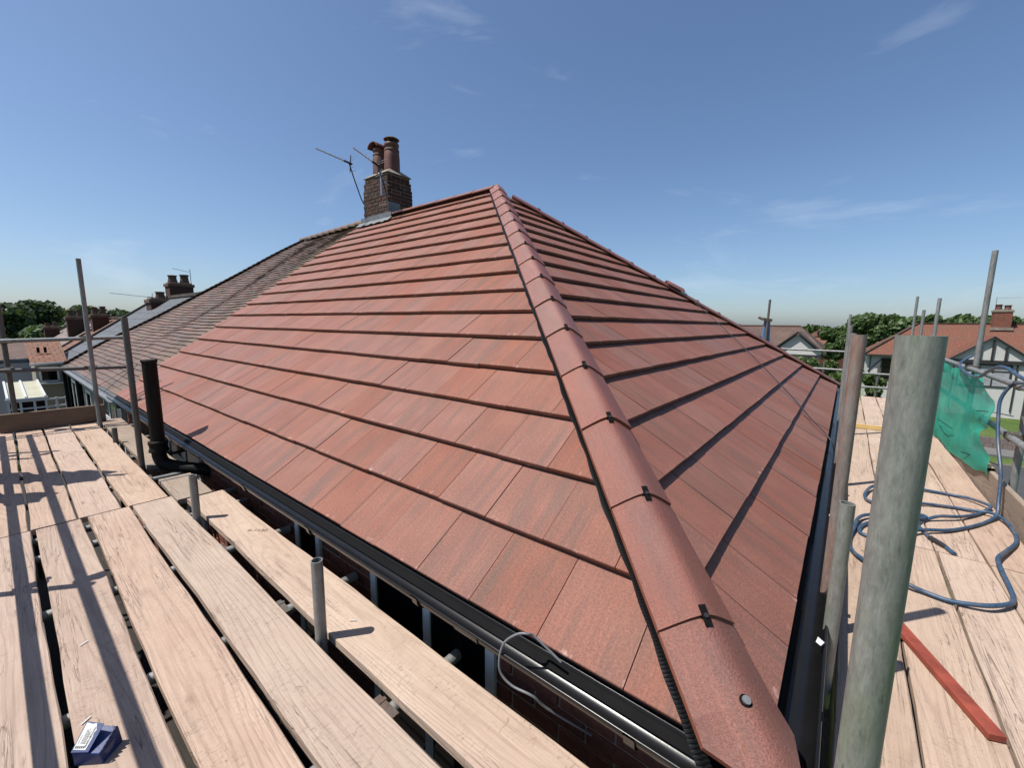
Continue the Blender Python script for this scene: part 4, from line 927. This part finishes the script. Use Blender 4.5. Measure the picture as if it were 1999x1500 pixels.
def ink(u0, u1, v0, v1): b.face([LP(u0, v0, .0036), LP(u1, v0, .0036), LP(u1, v1, .0036), LP(u0, v1, .0036)])
random.seed(5); v = .14
while v < .84:                                           # barcode along one side
    h = random.choice((.012, .02, .03)); ink(.62, .72, v, v+h); v += h+random.choice((.012, .02))
for k, (u0, ln) in enumerate(((.16, .28), (.23, .0), (.30, .46), (.36, .40), (.42, .50), (.48, .34), (.53, .42))):
    v = .26
    while ln and v < .26+ln: h = random.uniform(.02, .06); ink(u0, u0+.028, v, v+h); v += h+.015
for k in range(5): ink(.12+k*.11, .19+k*.11, .11, .19)
b.build('label_print', 'ink', lab, fixn=False)
b = MB()
for k in range(4):
    A_, B_ = BP(.0535, -.03+.004*k, .030-.007*k), BP(.0545, .02-.006*k, .034-.007*k); b.face([A_, B_, B_+ez*.0014, A_+ez*.0014])
b.build('side_print', 'white_card', bxm, fixn=False)
b = MB(); pr = random.Random(3); prev = None              # torn edge
for k in range(7):
    t = k/6; p_ = BP(.05-.01*t, -.05+.10*t, .044+.016*t); b.face([p_, p_+ey*.016, p_+ey*.008+ez*(.008+.01*pr.random())+ex*.006])
b.build('torn_edge', 'white_card', bxm, fixn=False)
# pencilled figure on the inner board
tx = bpy.data.curves.new('pencil_note', 'FONT'); tx.body = '6-1130'; tx.size = .045; to = bpy.data.objects.new('pt', tx); COL.objects.link(to)
dg = bpy.context.evaluated_depsgraph_get(); me = bpy.data.meshes.new_from_object(to.evaluated_get(dg)); bpy.data.objects.remove(to); me.materials.append(M['pencil'])
po = bpy.data.objects.new('pencil_note', me); COL.objects.link(po); po.location = (-.16, 2.92, DZ+.0035); po.rotation_euler = (0, 0, R(-52)); tag(po, 'faint pencilled figures 6-1130 on the inner board by the gutter', 'writing')
# small splinters and offcuts on the boards
for i, (x, y, a, lb) in enumerate(((-.985, 2.36, .5, 'pale splinter between dark spots on the board with the blue box'), (-1.03, 1.86, .6, 'thin pale splinter just behind the blue box'), (-.16, 1.60, 2.3, 'pale chip at the tip of the stub tube shadow'))):
    b = MB(); d = Vector((math.cos(a), math.sin(a), 0)); b.bar(Vector((x, y, DZ+.003)), Vector((x, y, DZ+.004))+d*.03, .004, .002); b.build('wood_splinter', 'white_card', None, label=lb, cat='splinter')
# wires
b = MB(); b.pipe(catmull([(-0.03, 0.575, 0.0), (-0.05, 0.665, 0.056), (-0.07, 0.683, 0.071), (-0.085, 0.714, 0.064), (-0.1, 0.757, 0.02), (-0.11, 0.771, -0.039), (-0.11, 0.764, -0.094), (-0.1, 0.722, -0.125), (-0.08, 0.65, -0.135), (-0.04, 0.614, -0.192), (0.06, 0.5, -0.3)], 6), .0042, 8); b.build('gutter_cable', 'lead', None, label='grey cable looping over the left gutter near the hip', cat='cable')
b = MB(); b.pipe(catmull([(7.14, 2.42, 1.78), (7.11, 2.39, 1.72), (6.74, 2.06, 1.475), (6.39, 1.70, 1.225), (5.93, 1.29, .935), (5.44, .90, .66), (4.93, .54, .405), (4.54, .30, .235), (4.23, .16, .14), (3.98, .0, .03), (3.93, -.06, -.10), (3.92, -.08, -.5)], 5), .006, 6); b.build('roof_cable', 'dark_metal', None, label='thin dark cable trailing down the right slope from the far hip', cat='cable')
b = MB(); b.pipe(catmull([(-.05, 9.0, -.03), (.2, 9.05, .19), (.42, 9.15, .36), (.30, 9.4, .26), (.05, 9.6, .06), (-.06, 9.75, -.04)], 6), .0035, 6); b.build('dropped_cable', 'black_matt', None, label='thin cable lying over the old eaves behind the soil pipe', cat='cable')
for x, lb in ((.62, 'white scrap of paper caught on the right gutter near the hip end'), (1.9, 'small pale tie end on the right gutter farther along')):
    b = MB(); b.face([(x, -.085, -.012), (x+.026, -.095, -.010), (x+.03, -.075, -.0), (x+.004, -.07, -.006)]); b.build('gutter_scrap', 'white_card', None, label=lb, cat='scrap', fixn=False)
# debris netting: folded sheet on the outer rails
nt = MB(); nu, nv = 46, 26; rows = []; uvs = []
rg = random.Random(4)
def edge_r(t): return [3.93, 3.96, 4.07, 4.30, 4.10, 3.98, 4.10, 4.35, 4.62][min(8, int(t*8))]*(1-(t*8 % 1)) + [3.93, 3.96, 4.07, 4.30, 4.10, 3.98, 4.10, 4.35, 4.62, 4.62][min(9, int(t*8)+1)]*(t*8 % 1)
for i in range(nv+1):
    t = i/nv; row = []; ur = []
    for j in range(nu+1):
        s_ = j/nu; x = edge_r(t)*(1-s_)+7.35*s_
        zb = -.10-.17*min(1, s_*2.2); zt = .66+.03*s_ - .035*math.sin(s_*math.pi*3)**2; z = zb*(1-t)+zt*t
        y = -1.062 + .008*math.sin(s_*9+t*3) - .007*math.sin(s_*23+t*9) - .006*math.sin(t*17+s_*5) + .01*rg.uniform(-.3, .3) - .012*math.sin(math.pi*t)*math.sin(math.pi*s_)
        if s_ < .16: y += .014*math.sin(t*24)*(1-s_/.16); z += .015*math.sin(t*19+s_*40)
        if t > .9: y += .01+.01*math.sin(s_*30)
        row.append(Vector((x, y, z))); ur.append((x, z))
    rows.append(row); uvs.append(ur)
nt.grid(rows, False, True, uvs); nt.build('debris_net', 'debris_net', None, label='green debris netting tied along the right scaffold rails', cat='netting', fixn=False)
b = MB(); rows = []
for j in range(13):
    s_ = j/12; x_ = 4.62-.62*s_; f_ = math.sin(math.pi*s_)
    rows.append([Vector((x_, -1.078, -.075-.075*f_)), Vector((x_, -1.070+.006*f_, -.060-.03*f_)), Vector((x_, -1.080, -.050+.004*f_)), Vector((x_, -1.115, -.048)), Vector((x_, -1.125, -.09))])
b.grid(rows); b.build('sacking', 'hessian', None, label='scrap of brown sacking hooked over the toe board below the net', cat='sacking', fixn=False)
for p_, q_, lb in (((4.45, -1.035, .36), (3.86, -1.13, .42), 'upper black cable tie through the right end of the net'), ((6.2, -1.035, -.02), (5.35, -1.04, .02), 'black cable tie low on the left of the net'), ((4.75, -1.035, -.10), (3.9, -1.13, .0), 'lowest black cable tie through the net')):
    b = MB(); b.pipe(catmull([p_, Vector(p_).lerp(Vector(q_), .5)+Vector((0, .015, .01)), q_], 4), .0035, 6); b.build('cable_tie', 'black_matt', None, label=lb, cat='cable tie')
# ================================================================== houses behind
def quad_uv(b, p, up_axis_len=True):
    """roof face with UV in metres: first edge = eaves"""
    p = [Vector(q) for q in p]; e = (p[1]-p[0]).normalized(); nrm = e.cross(p[2]-p[0]).normalized(); s = nrm.cross(e)
    b.face(p, [((q-p[0]).dot(e), abs((q-p[0]).dot(s))) for q in p])
def chimney(par, c, sx, sy, z0, z1, npots, mat='brick_far', pr=.14, ph=.5, cap=True):
    x, y = c; b = MB()
    def wallf(a, q, z0, z1):
        a, q = Vector(a), Vector(q); L_ = (q-a).length; b.face([(*a, z0), (*q, z0), (*q, z1), (*a, z1)], [(0, z0), (L_, z0), (L_, z1), (0, z1)])
    cs = [(x-sx/2, y-sy/2), (x+sx/2, y-sy/2), (x+sx/2, y+sy/2), (x-sx/2, y+sy/2)]
    for i in range(4): wallf(cs[i], cs[(i+1) % 4], z0, z1)
    o = b.build('chimney', mat, par, fixn=False)
    b = MB(); b.box((x-sx/2-.05, y-sy/2-.05, z1-.02), (x+sx/2+.05, y+sy/2+.05, z1+.12)); b.box((x-sx/2+.03, y-sy/2+.03, z1+.12), (x+sx/2-.03, y+sy/2-.03, z1+.18)); b.build('chimney_cap', 'flaunch' if mat == 'brick_far' else 'clay_dark', o, bevel=.01)
    for k in range(npots):
        t = (k+.5)/npots; px_, py_ = (x, y-sy/2+sy*t) if sy > sx else (x-sx/2+sx*t, y); h = ph*(1+.15*((k*7) % 3-1)); b = MB()
        b.lathe((px_, py_, z1+.16), [(pr, 0), (pr*1.02, h*.1), (pr*.86, h*.5), (pr*.82, h*.85), (pr*.98, h*.88), (pr*.98, h), (pr*.7, h)], 14); b.build('chimney_pot', 'clay_pot' if mat == 'brick_far' else 'clay_dark', o)
    return o
def awin(par, p, e, w, h, frame='black_timber', muls=1, trans=None, pane='glass', t=.08):
    """window on a wall: p lower-left point, e horizontal unit direction, outward normal = e x z"""
    p, e = Vector(p), Vector(e); z = Vector((0, 0, 1)); n = e.cross(z)
    b = MB(); q = p+n*.01; b.face([q, q+e*w, q+e*w+z*h, q+z*h]); o = b.build('window_pane', pane, par, fixn=False)
    b = MB()
    for a, c, ww in ((p, p+z*h, t), (p+e*w, p+e*w+z*h, t), (p, p+e*w, t), (p+z*h, p+e*w+z*h, t)): b.bar(a+n*.03, c+n*.03, ww, .06, n)
    for k in range(1, muls+1): b.bar(p+e*w*k/(muls+1)+n*.025, p+e*w*k/(muls+1)+z*h+n*.025, t*.7, .05, n)
    if trans: b.bar(p+z*h*trans+n*.02, p+e*w+z*h*trans+n*.02, t*.7, .05, n)
    b.build('window_frame', frame, o); return o
# ---- red roofed white house on the right
r1 = empty('gabled_house', (48, -8, GZ), 'white house with red tiled roof and black timbered gable at the far right', 'house')
ez_, rz_, xe, xr = -1.08, 1.52, 45.2, 49.0; yl, yrg = -1.30, -4.7; ye = -22
b = MB(); quad_uv(b, [(xe, ye, ez_), (xe, yl, ez_), (xr, yrg, rz_), (xr, ye, rz_)]); quad_uv(b, [(xe, yl, ez_), (2*xr-xe, yl, ez_), (xr, yrg, rz_)]); quad_uv(b, [(2*xr-xe, yl, ez_), (2*xr-xe, ye, ez_), (xr, ye, rz_), (xr, yrg, rz_)])
b.build('roof', 'red_far', r1, fixn=False)
b = MB(); b.box((xe+.35, ye, GZ), (2*xr-xe-.35, yl-.35, ez_-.02)); w1 = b.build('wall', 'render_white', r1)
b = MB(); b.bar((xr, yrg, rz_+.03), (xr, ye, rz_+.03), .26, .10); b.bar((xr, yrg, rz_+.02), (xe, yl, ez_+.05), .26, .12); b.build('ridge_tiles', 'brown_far', r1)
b = MB(); b.bar((xe-.05, yl, ez_-.06), (xe-.05, ye, ez_-.06), .12, .12); b.build('gutter', 'black_timber', r1)
ga, gz0, gz1, gy0, gy1 = -8.27, -1.12, .50, -10.25, -6.30; gx = 43.6
b = MB(); quad_uv(b, [(gx, gy1+.25, gz0-.1), (xe+2.6, gy1+.25, gz0-.1), (xe+2.6, ga, gz1+.12), (gx, ga, gz1+.12)]); quad_uv(b, [(xe+2.6, gy0-.25, gz0-.1), (gx, gy0-.25, gz0-.1), (gx, ga, gz1+.12), (xe+2.6, ga, gz1+.12)]); gr = b.build('gable_roof', 'red_far', r1, fixn=False)
b = MB(); b.face([(gx+.12, gy1, gz0), (gx+.12, gy0, gz0), (gx+.12, ga, gz1)]); gw = b.build('gable_wall', 'render_white', r1, fixn=False)
b = MB(); b.bar((gx, gy1+.28, gz0-.14), (gx, ga, gz1+.06), .08, .24, (1, 0, 0)); b.bar((gx, gy0-.28, gz0-.14), (gx, ga, gz1+.06), .08, .24, (1, 0, 0)); b.build('bargeboard', 'black_timber', gw)
b = MB(); b.bar((gx+.07, gy0-.1, gz0-.12), (gx+.07, gy1+.1, gz0-.12), .1, .26, (0, 0, 1)); b.build('tie_beam', 'black_timber', gw)
for t_, hh in ((-7.72, .98), (-8.30, 1.45), (-8.95, .95)):
    b = MB(); b.bar((gx+.07, t_, gz0), (gx+.07, t_, gz0+hh), .1, .17, (1, 0, 0)); b.build('timber_stud', 'black_timber', gw)
b = MB(); b.box((gx+.2, gy0+.1, GZ), (xe+.5, gy1-.1, gz0-.2)); bay = b.build('bay_wall', 'render_white', r1)
awin(bay, (gx+.2, -6.75, -3.0), (0, -1, 0), 2.6, 1.55, 'black_timber', 2, .72, 'curtained_glass', .09)
for y_ in (-6.5, -9.6): b = MB(); b.bar((gx+.17, y_, GZ+.5), (gx+.17, y_, gz0-.25), .06, .14, (1, 0, 0)); b.build('timber_post', 'black_timber', bay)
awin(w1, (xe+.34, -2.55, -3.15), (0, -1, 0), 1.5, 1.75, 'black_timber', 1, .7)
for p_, q_ in (((xe+.3, -1.7, -2.5), (xe+.3, -2.6, -1.35)), ((xe+.3, -1.8, -3.6), (xe+.3, -1.8, -1.2)), ((xe+.3, -4.3, -1.3), (xe+.3, -4.3, -5))): b = MB(); b.bar(p_, q_, .06, .05, (1, 0, 0)); b.build('drainpipe', 'black_timber', w1)
c1 = chimney(r1, (48.6, -9.35), .9, .95, .9, 2.45, 2, 'brick_far', .20, .42)
b = MB(); b.box((48.05, -9.95, 1.02), (48.16, -8.75, 1.25)); b.build('flashing', 'flaunch', c1)
yagi('television_aerial', [(48.5, -8.92, 2.3), (48.5, -8.92, 3.6)], (48.5, -10.2, 3.52), (48.5, -8.95, 3.52), 6, .5, 'aerial on the chimney of the red roofed house at far right', False)
b = MB(); b.bar((48.5, -9.8, 2.9), (48.5, -8.9, 2.9), .03, .03); b.build('spare_aerial_arm', 'dark_metal', None, label='second lower aerial arm beside the far right chimney', cat='aerial')
# ---- brown roofed house with white gable, behind the far hip
r2 = empty('gabled_house', (40, 4, GZ), 'house with dark brown roof and plain white gable behind the far hip', 'house')
b = MB(); xe2, xr2 = 38.3, 41.4
quad_uv(b, [(xe2, 14, -.55), (xe2, 1.3, -.55), (xr2, 3.05, 1.18), (xr2, 14, 1.18)][::1]); quad_uv(b, [(xe2, 1.3, -.55), (2*xr2-xe2, 1.3, -.55), (xr2, 3.05, 1.18)]); quad_uv(b, [(2*xr2-xe2, 1.3, -.55), (2*xr2-xe2, 14, -.55), (xr2, 14, 1.18), (xr2, 3.05, 1.18)]); b.build('roof', 'brown_far', r2, fixn=False)
for k in range(20):
    b = MB(); b.bar((xr2, 3.05+k*.45, 1.20), (xr2, 3.05+k*.45+.43, 1.20), .24, .10); b.build('ridge_tile', 'clay_pot', r2)
b = MB(); b.box((xe2+.4, 1.75, GZ), (2*xr2-xe2-.4, 14, -.6)); w2 = b.build('wall', 'render_white', r2)
g2x, ga2, gz2, gb2 = 37.2, 2.87, .66, -.95
b = MB(); quad_uv(b, [(g2x-.2, 4.65, gb2+.1), (xe2+1.8, 4.65, gb2+.1), (xe2+1.8, ga2, gz2+.1), (g2x-.2, ga2, gz2+.1)]); quad_uv(b, [(xe2+1.8, 1.08, gb2+.1), (g2x-.2, 1.08, gb2+.1), (g2x-.2, ga2, gz2+.1), (xe2+1.8, ga2, gz2+.1)]); b.build('gable_roof', 'brown_far', r2, fixn=False)
b = MB(); b.face([(g2x, 4.5, gb2), (g2x, 1.25, gb2), (g2x, ga2, gz2-.1)]); gw2 = b.build('gable_wall', 'render_white', r2, fixn=False)
b = MB(); b.bar((g2x-.15, 4.72, gb2+.02), (g2x-.15, ga2, gz2+.06), .1, .25, (1, 0, 0)); b.bar((g2x-.15, 1.02, gb2+.02), (g2x-.15, ga2, gz2+.06), .1, .25, (1, 0, 0)); b.build('bargeboard', 'black_timber', gw2)
b = MB(); b.bar((g2x-.05, 4.5, gb2-.1), (g2x-.05, 1.2, gb2-.1), .1, .2, (0, 0, 1)); b.build('tie_beam', 'black_timber', gw2)
b = MB(); b.box((g2x+.1, 1.55, GZ), (xe2+.6, 4.4, gb2-.18)); by2 = b.build('bay_wall', 'render_white', r2)
awin(by2, (g2x+.1, 4.2, -2.5), (0, -1, 0), 2.3, 1.25, 'black_timber', 2, .6, 'curtained_glass', .09)
# ---- orange roof with solar panels
r3 = empty('solar_house', (82, 2, GZ), 'distant orange roofed house with a row of solar panels', 'house')
b = MB(); x0_, x1_ = 78., 82.; quad_uv(b, [(x0_, 5.2, -1.4), (x0_, -3.2, -1.4), (x1_, -3.0, .02), (x1_, 5.0, .02)]); quad_uv(b, [(x1_-1.5, 5.0, -.3), (x1_-1.5, 1.6, -.3), (x1_-1.2, 3.3, .85)]); quad_uv(b, [(x1_-1.5, 1.6, -.3), (x1_+3, 1.6, -.3), (x1_-1.2, 3.3, .85)]); b.build('roof', 'orange_far', r3, fixn=False)
b = MB(); b.box((x0_+.3, -3, GZ), (x1_+3, 5, -1.45)); b.build('wall', 'brick_far', r3)
for k in range(7):
    y_ = 3.2-k*.66; b = MB(); f_ = lambda t: Vector((x0_+t*(x1_-x0_), 0, -1.4+t*1.42))
    p_, q_ = f_(.42)+Vector((-.1, 0, .1)), f_(.86)+Vector((-.1, 0, .1)); o_ = Vector((0, y_, 0)); d_ = Vector((0, -.6, 0))
    b.face([p_+o_, p_+o_+d_, q_+o_+d_, q_+o_]); sp_ = b.build('solar_panel', 'solar', r3, fixn=False)
b = MB(); b.bar((x0_-.05, 5.2, -1.5), (x0_-.05, -3.2, -1.5), .15, .2); b.build('gutter', 'black_timber', r3)
b = MB(); b.box((x1_-1.62, 2.95, .0), (x1_-1.5, 3.65, .55)); b.build('roof_window', 'solar', r3)
# ---- row of houses on the left, seen almost end on
def offA(o, x): return (x*math.tan(PA)) + o/math.cos(PA)         # height of a plane parallel to slope A
def row_house(name, y0, y1, xe_, xr_, o, mat, label, wallmat):
    h = empty(name, (xr_, (y0+y1)/2, GZ), label, 'house'); ze, zr = offA(o, xe_), offA(o, xr_)
    b = MB(); quad_uv(b, [(xe_, y0, ze), (xe_, y1, ze), (xr_, y1, zr), (xr_, y0, zr)]); quad_uv(b, [(2*xr_-xe_, y1, ze), (2*xr_-xe_, y0, ze), (xr_, y0, zr), (xr_, y1, zr)]); b.build('roof', mat, h, fixn=False)
    b = MB()
    for y in (y0, y1): b.face([(xe_+.15, y, ze), (2*xr_-xe_-.15, y, ze), (xr_, y, zr-.05)])
    b.build('gable_wall', wallmat, h, fixn=False)
    b = MB(); b.box((xe_+.15, y0+.01, GZ), (2*xr_-xe_-.15, y1-.01, ze-.03)); w = b.build('wall', wallmat, h)
    b = MB(); b.bar((xe_, y1-.06, ze+.06), (xr_, y1-.06, zr+.06), .16, .07); b.bar((xr_, y0, zr+.04), (xr_, y1, zr+.04), .2, .1); b.build('ridge_tiles', 'grey_far', h)
    b = MB(); b.bar((xe_-.03, y0, ze-.05), (xe_-.03, y1, ze-.05), .1, .1); b.build('gutter', 'black_matt', h); return h, w
hA, wA_ = row_house('slate_house', 17.2, 24.3, .55, 3.75, -.62, 'slate_far', 'house with blue-grey slate roof just beyond the old tiled roof', 'render_cream')
chimney(hA, (3.45, 22.0), .80, .8, .9, 1.80, 1, 'chimney_brick', .17, .34)
c2 = chimney(hA, (5.05, 26.0), .95, .8, .5, 2.75, 2, 'chimney_brick', .20, .44)
yagi('television_aerial', [(3.25, 22.3, 1.3), (3.25, 22.3, 2.05)], (2.0, 22.3, 2.12), (3.25, 22.3, 2.02), 2, .2, 'long thin horizontal aerial beside the small chimney on the slate roof', True)
yagi('television_aerial', [(5.55, 26.0, 2.4), (5.55, 26.0, 3.65)], (4.85, 26, 3.62), (5.5, 26, 3.5), 5, .25, 'upright aerial at the right of the twin pot chimney on the left', False)
hB, wB_ = row_house('orange_tiled_house', 24.6, 31.0, .40, 3.2, -.95, 'orange_far', 'house with orange clay tile roof beyond the slate roof', 'brick_far')
chimney(hB, (2.55, 30.0), .62, .6, .0, 1.22, 2, 'chimney_brick', .13, .40)
hC, wC_ = row_house('grey_tiled_house', 31.3, 44.0, .30, 3.0, -1.05, 'grey_far', 'farthest house of the left row, with grey-pink tile roof', 'brick_far')
chimney(hC, (2.1, 34.5), .75, .6, -.2, 1.10, 2, 'chimney_brick', .13, .42)
chimney(hC, (1.6, 42.0), .7, .6, -.6, .45, 2, 'chimney_brick', .13, .25)
# rear outshot with window, and a lean-to conservatory in front of it
ou = empty('rear_outshot', (.2, 23, GZ), 'cream rendered rear wing with white window and orange lean-to roof', 'house')
b = MB(); b.box((-.22, 21.6, GZ), (.60, 24.0, -.42)); wo_ = b.build('wall', 'render_cream', ou)
b = MB(); quad_uv(b, [(-.32, 21.4, -.40), (.55, 21.4, -.36), (.62, 24.2, .32), (-.30, 24.2, .25)]); b.build('roof', 'orange_far', ou, fixn=False)
b = MB(); b.bar((-.34, 21.36, -.44), (.62, 21.36, -.40), .1, .07); b.build('gutter', 'white_pvc', ou)
awin(wo_, (-.12, 21.6, -1.05), (1, 0, 0), .42, .5, 'white_pvc', 0, None, 'glass', .05)
b = MB(); b.bar((-.20, 21.5, -1.12), (.42, 21.5, -1.12), .2, .05); b.build('window_sill', 'white_pvc', wo_)
for x_, mt in ((.42, 'white_pvc'), (.55, 'black_matt')): b = MB(); b.pipe([(x_, 21.55, -.5), (x_, 21.55, -4)], .035, 8); b.build('drainpipe', mt, wo_)
for k in range(2): b = MB(); b.bar((-.05+.17*k, 22.4, -.10), (-.05+.17*k, 22.4, .10), .07, .07); b.build('roof_vent', 'black_matt', ou)
cv = empty('conservatory', (-.4, 19.5, GZ), 'white framed conservatory with pale yellow roof below the left rails', 'conservatory')
b = MB(); b.face([(-.95, 18.6, -1.22), (-.22, 18.6, -1.22), (-.20, 21.5, -1.0), (-.95, 21.5, -1.0)]); b.build('roof_sheet', 'poly_roof', cv, fixn=False)
b = MB()
for x_ in (-.95, -.6, -.22): b.bar((x_, 18.6, -1.20), (x_, 21.5, -.98), .05, .06)
b.bar((-1.0, 18.58, -1.25), (-.17, 18.58, -1.25), .07, .09); b.build('roof_bars', 'white_pvc', cv)
b = MB(); b.box((-.93, 18.64, -4), (-.24, 18.66, -1.28)); b.build('glazing', 'glass', cv)
b = MB()
for x_ in (-.95, -.72, -.45, -.22, .0, .2): b.bar((x_, 18.6, -4), (x_, 18.6, -1.25), .05, .05, (0, 1, 0))
for z_ in (-1.30, -1.52, -1.85): b.bar((-.97, 18.6, z_), (.22, 18.6, z_), .045, .045)
b.build('glazing_bars', 'white_pvc', cv)
# white garage at the far left
gz_ = empty('white_outbuilding', (-.3, 40, GZ), 'low white rendered outbuilding with brown roof at far left', 'building')
b = MB(); b.box((-2.2, 36, GZ), (.28, 40, -1.35)); b.build('wall', 'render_white', gz_)
b = MB(); quad_uv(b, [(-2.4, 35.8, -1.3), (.2, 35.8, -1.05), (.28, 40.2, -.35), (-2.4, 40.2, -.6)]); b.build('roof', 'brown_far', gz_, fixn=False)
# ================================================================== garden wall and planting across the street
def low_wall(x, y0, y1, h, label, mat='brick_far'):
    b = MB(); b.face([(x, y1, GZ), (x, y0, GZ), (x, y0, GZ+h), (x, y1, GZ+h)], [(0, 0), (y1-y0, 0), (y1-y0, h), (0, h)]); b.face([(x, y1, GZ+h), (x, y0, GZ+h), (x+.25, y0, GZ+h), (x+.25, y1, GZ+h)]); b.face([(x+.25, y0, GZ), (x+.25, y1, GZ), (x+.25, y1, GZ+h), (x+.25, y0, GZ+h)])
    return b.build('garden_wall', mat, None, label=label, cat='wall', fixn=False)
low_wall(31.35, -30, -1.5, .62, 'low brick garden wall across the street at far right', 'grey_far')
def foliage(b, c, rad, n, leaf, rg, shell=.55):
    c = Vector(c)
    for _ in range(n):
        v = Vector((rg.gauss(0, 1), rg.gauss(0, 1), rg.gauss(0, 1))).normalized(); r_ = shell+(1-shell)*rg.random()**.5
        p = c+Vector((v.x*rad[0], v.y*rad[1], v.z*rad[2]))*r_
        a = Vector((rg.gauss(0, 1), rg.gauss(0, 1), rg.gauss(0, 1))).normalized(); t = (v*.9+a*.9).normalized(); s1 = t.cross(Vector((rg.random(), rg.random(), rg.random()+.1))).normalized(); s2 = t.cross(s1); k = leaf*rg.uniform(.6, 1.3)
        b.cur = rg.random()*.75 + .25*(v.z*.5+.5)*rg.random()
        b.face([p-s1*k-s2*k*.5, p+s1*k*.2-s2*k, p+s1*k+s2*k*.3, p-s1*k*.1+s2*k])
def tree(x, y, h, rx, label, group, seed, n=2600, leaf=.30, mat='leaf', z0=GZ, lobes=20, name='tree', squat=.36):
    rg = random.Random(seed); t = empty(name, (x, y, z0), label, 'tree' if name == 'tree' else 'shrub', group)
    b = MB(); top = Vector((x+rg.uniform(-.3, .3), y+rg.uniform(-.3, .3), z0+h*.62)); b.pipe([(x, y, z0), (x+.05, y, z0+h*.25), top], .2, 8, [h*.032, h*.024, h*.012])
    cr_ = MB(); per = n//lobes
    for k in range(lobes):
        a = rg.uniform(0, 6.28); q = rg.random()**.6; zz = z0+h*(.36+.52*rg.random()) if name == 'tree' else z0+h*(.2+.62*rg.random())
        f_ = 1-abs((zz-z0)/h-.55)*1.0; c = Vector((x+math.cos(a)*rx*.62*q*f_, y+math.sin(a)*rx*.62*q*f_, zz)); lr = rx*rg.uniform(.22, .46)
        foliage(cr_, c, (lr, lr, min(lr*.85, (z0+h-zz)*1.0+.2)), per, leaf, rg)
        b.pipe([Vector((x, y, z0+h*.3)), (Vector((x, y, z0+h*.35))+c)/2, c], .06, 5, [h*.014, h*.009, h*.004])
    b.build('trunk', 'bark', t); cr_.build('crown', mat, t, rnd=True, fixn=False); return t
TG = 'row of trees behind the red roofed house'
for i, (x, y, h, rx, lb) in enumerate(((72, .9, 6.5, 2.2, 'dense rounded tree nearest the line of uprights, behind the houses on the right'), (71, -2.0, 8.6, 2.7, 'large tree just right of the rusty pink tube, behind the red roof'), (72, -5.0, 8.6, 2.7, 'tree behind the three thin uprights over the red roof'), (72, -7.8, 8.2, 2.5, 'tree behind the ridge of the red roof, left of the tall upright'),
        (73, -10.4, 8.1, 2.4, 'tree behind the ridge of the red roof, at the tall upright'), (73, -12.8, 7.9, 2.3, 'tree behind the ridge of the red roof, left of the far right chimney'), (75, -15.6, 7.8, 2.5, 'tree hidden mostly by the far right chimney'))):
    tree(x, y, h*1.03, rx*1.12, lb, TG, 20+i, 6500, .24)
for i, (x, y, h, rx, lb) in enumerate(((95, 4.2, 6.6, 3.0, 'low dark tree left of the distant orange roof'), (100, -.5, 6.9, 3.4, 'pale tree right of the distant orange roof'), (110, 8.5, 6.4, 3.5, 'far tree peeping beside the brown roof ridge'))):
    tree(x, y, h, rx, lb, 'far trees by the solar house', 50+i, 1600, .34)
for i, (x, y, h, rx, mt, lb) in enumerate(((3.2, 84, 8.6, 5.2, 'leaf_dark', 'tall dark tree highest on the wooded rise at far left'), (-1.2, 78, 8.2, 4.4, 'leaf_dark', 'dark tree cut by the left edge of the photo'), (5.2, 96, 8.0, 4.6, 'leaf_dark', 'dark tree in the middle of the wooded rise at left'), (9.0, 100, 8.5, 4.8, 'leaf_dark', 'tree of the wooded rise behind the left chimneys'), (2.2, 64, 5.4, 3.0, 'leaf', 'smaller greener tree below the wooded rise at left'), (-.6, 58, 4.4, 2.2, 'leaf', 'low green tree behind the white outbuilding'), (14, 110, 8.2, 5.0, 'leaf_dark', 'far tree right of the left chimneys'))):
    tree(x, y, h, rx, lb, 'trees on the wooded rise at left', 70+i, 6500, .28, mt)
SG = 'shrubs between the right deck and the houses'
for i, (x, y, h, rx, lb) in enumerate(((24, 1.45, 5.7, .85, 'tall leafy shrub below the white gable, left of the uprights'), (24.5, .60, 5.85, .85, 'tall leafy shrub behind the end rails'), (22, -.15, 5.5, .8, 'leafy shrub behind the line of uprights'), (24.2, -1.15, 5.0, .75, 'leafy shrub right of the uprights, below the white wall'), (19, .40, 4.6, .8, 'lower leafy shrub at the far corner of the roof'), (19.2, -.6, 4.3, .7, 'low shrub at the end of the right deck'), (30, -9.2, 1.6, .9, 'small dark shrub at the right edge behind the lower rail'))):
    tree(x, y, h, rx, lb, SG, 110+i, 4800, .085, 'leaf_hedge', GZ, 16, 'shrub')
tree(-.75, 15.2, 3.75, .62, 'dark bush at the left edge below the rails', None, 140, 2600, .055, 'leaf', GZ, 10, 'shrub')
# far wood on the horizon: one mass
b = MB(); rg = random.Random(9)
for k in range(150):
    a = R(-35)+R(150)*k/149; d_ = rg.uniform(210, 290); foliage(b, (d_*math.cos(a), d_*math.sin(a), GZ+2.2), (6, 6, rg.uniform(3.2, 5.0)), 110, 1.2, rg, .7)
b.build('far_wood', 'leaf_dark', None, label='far wooded horizon', cat='woodland', kind='stuff', rnd=True, fixn=False)
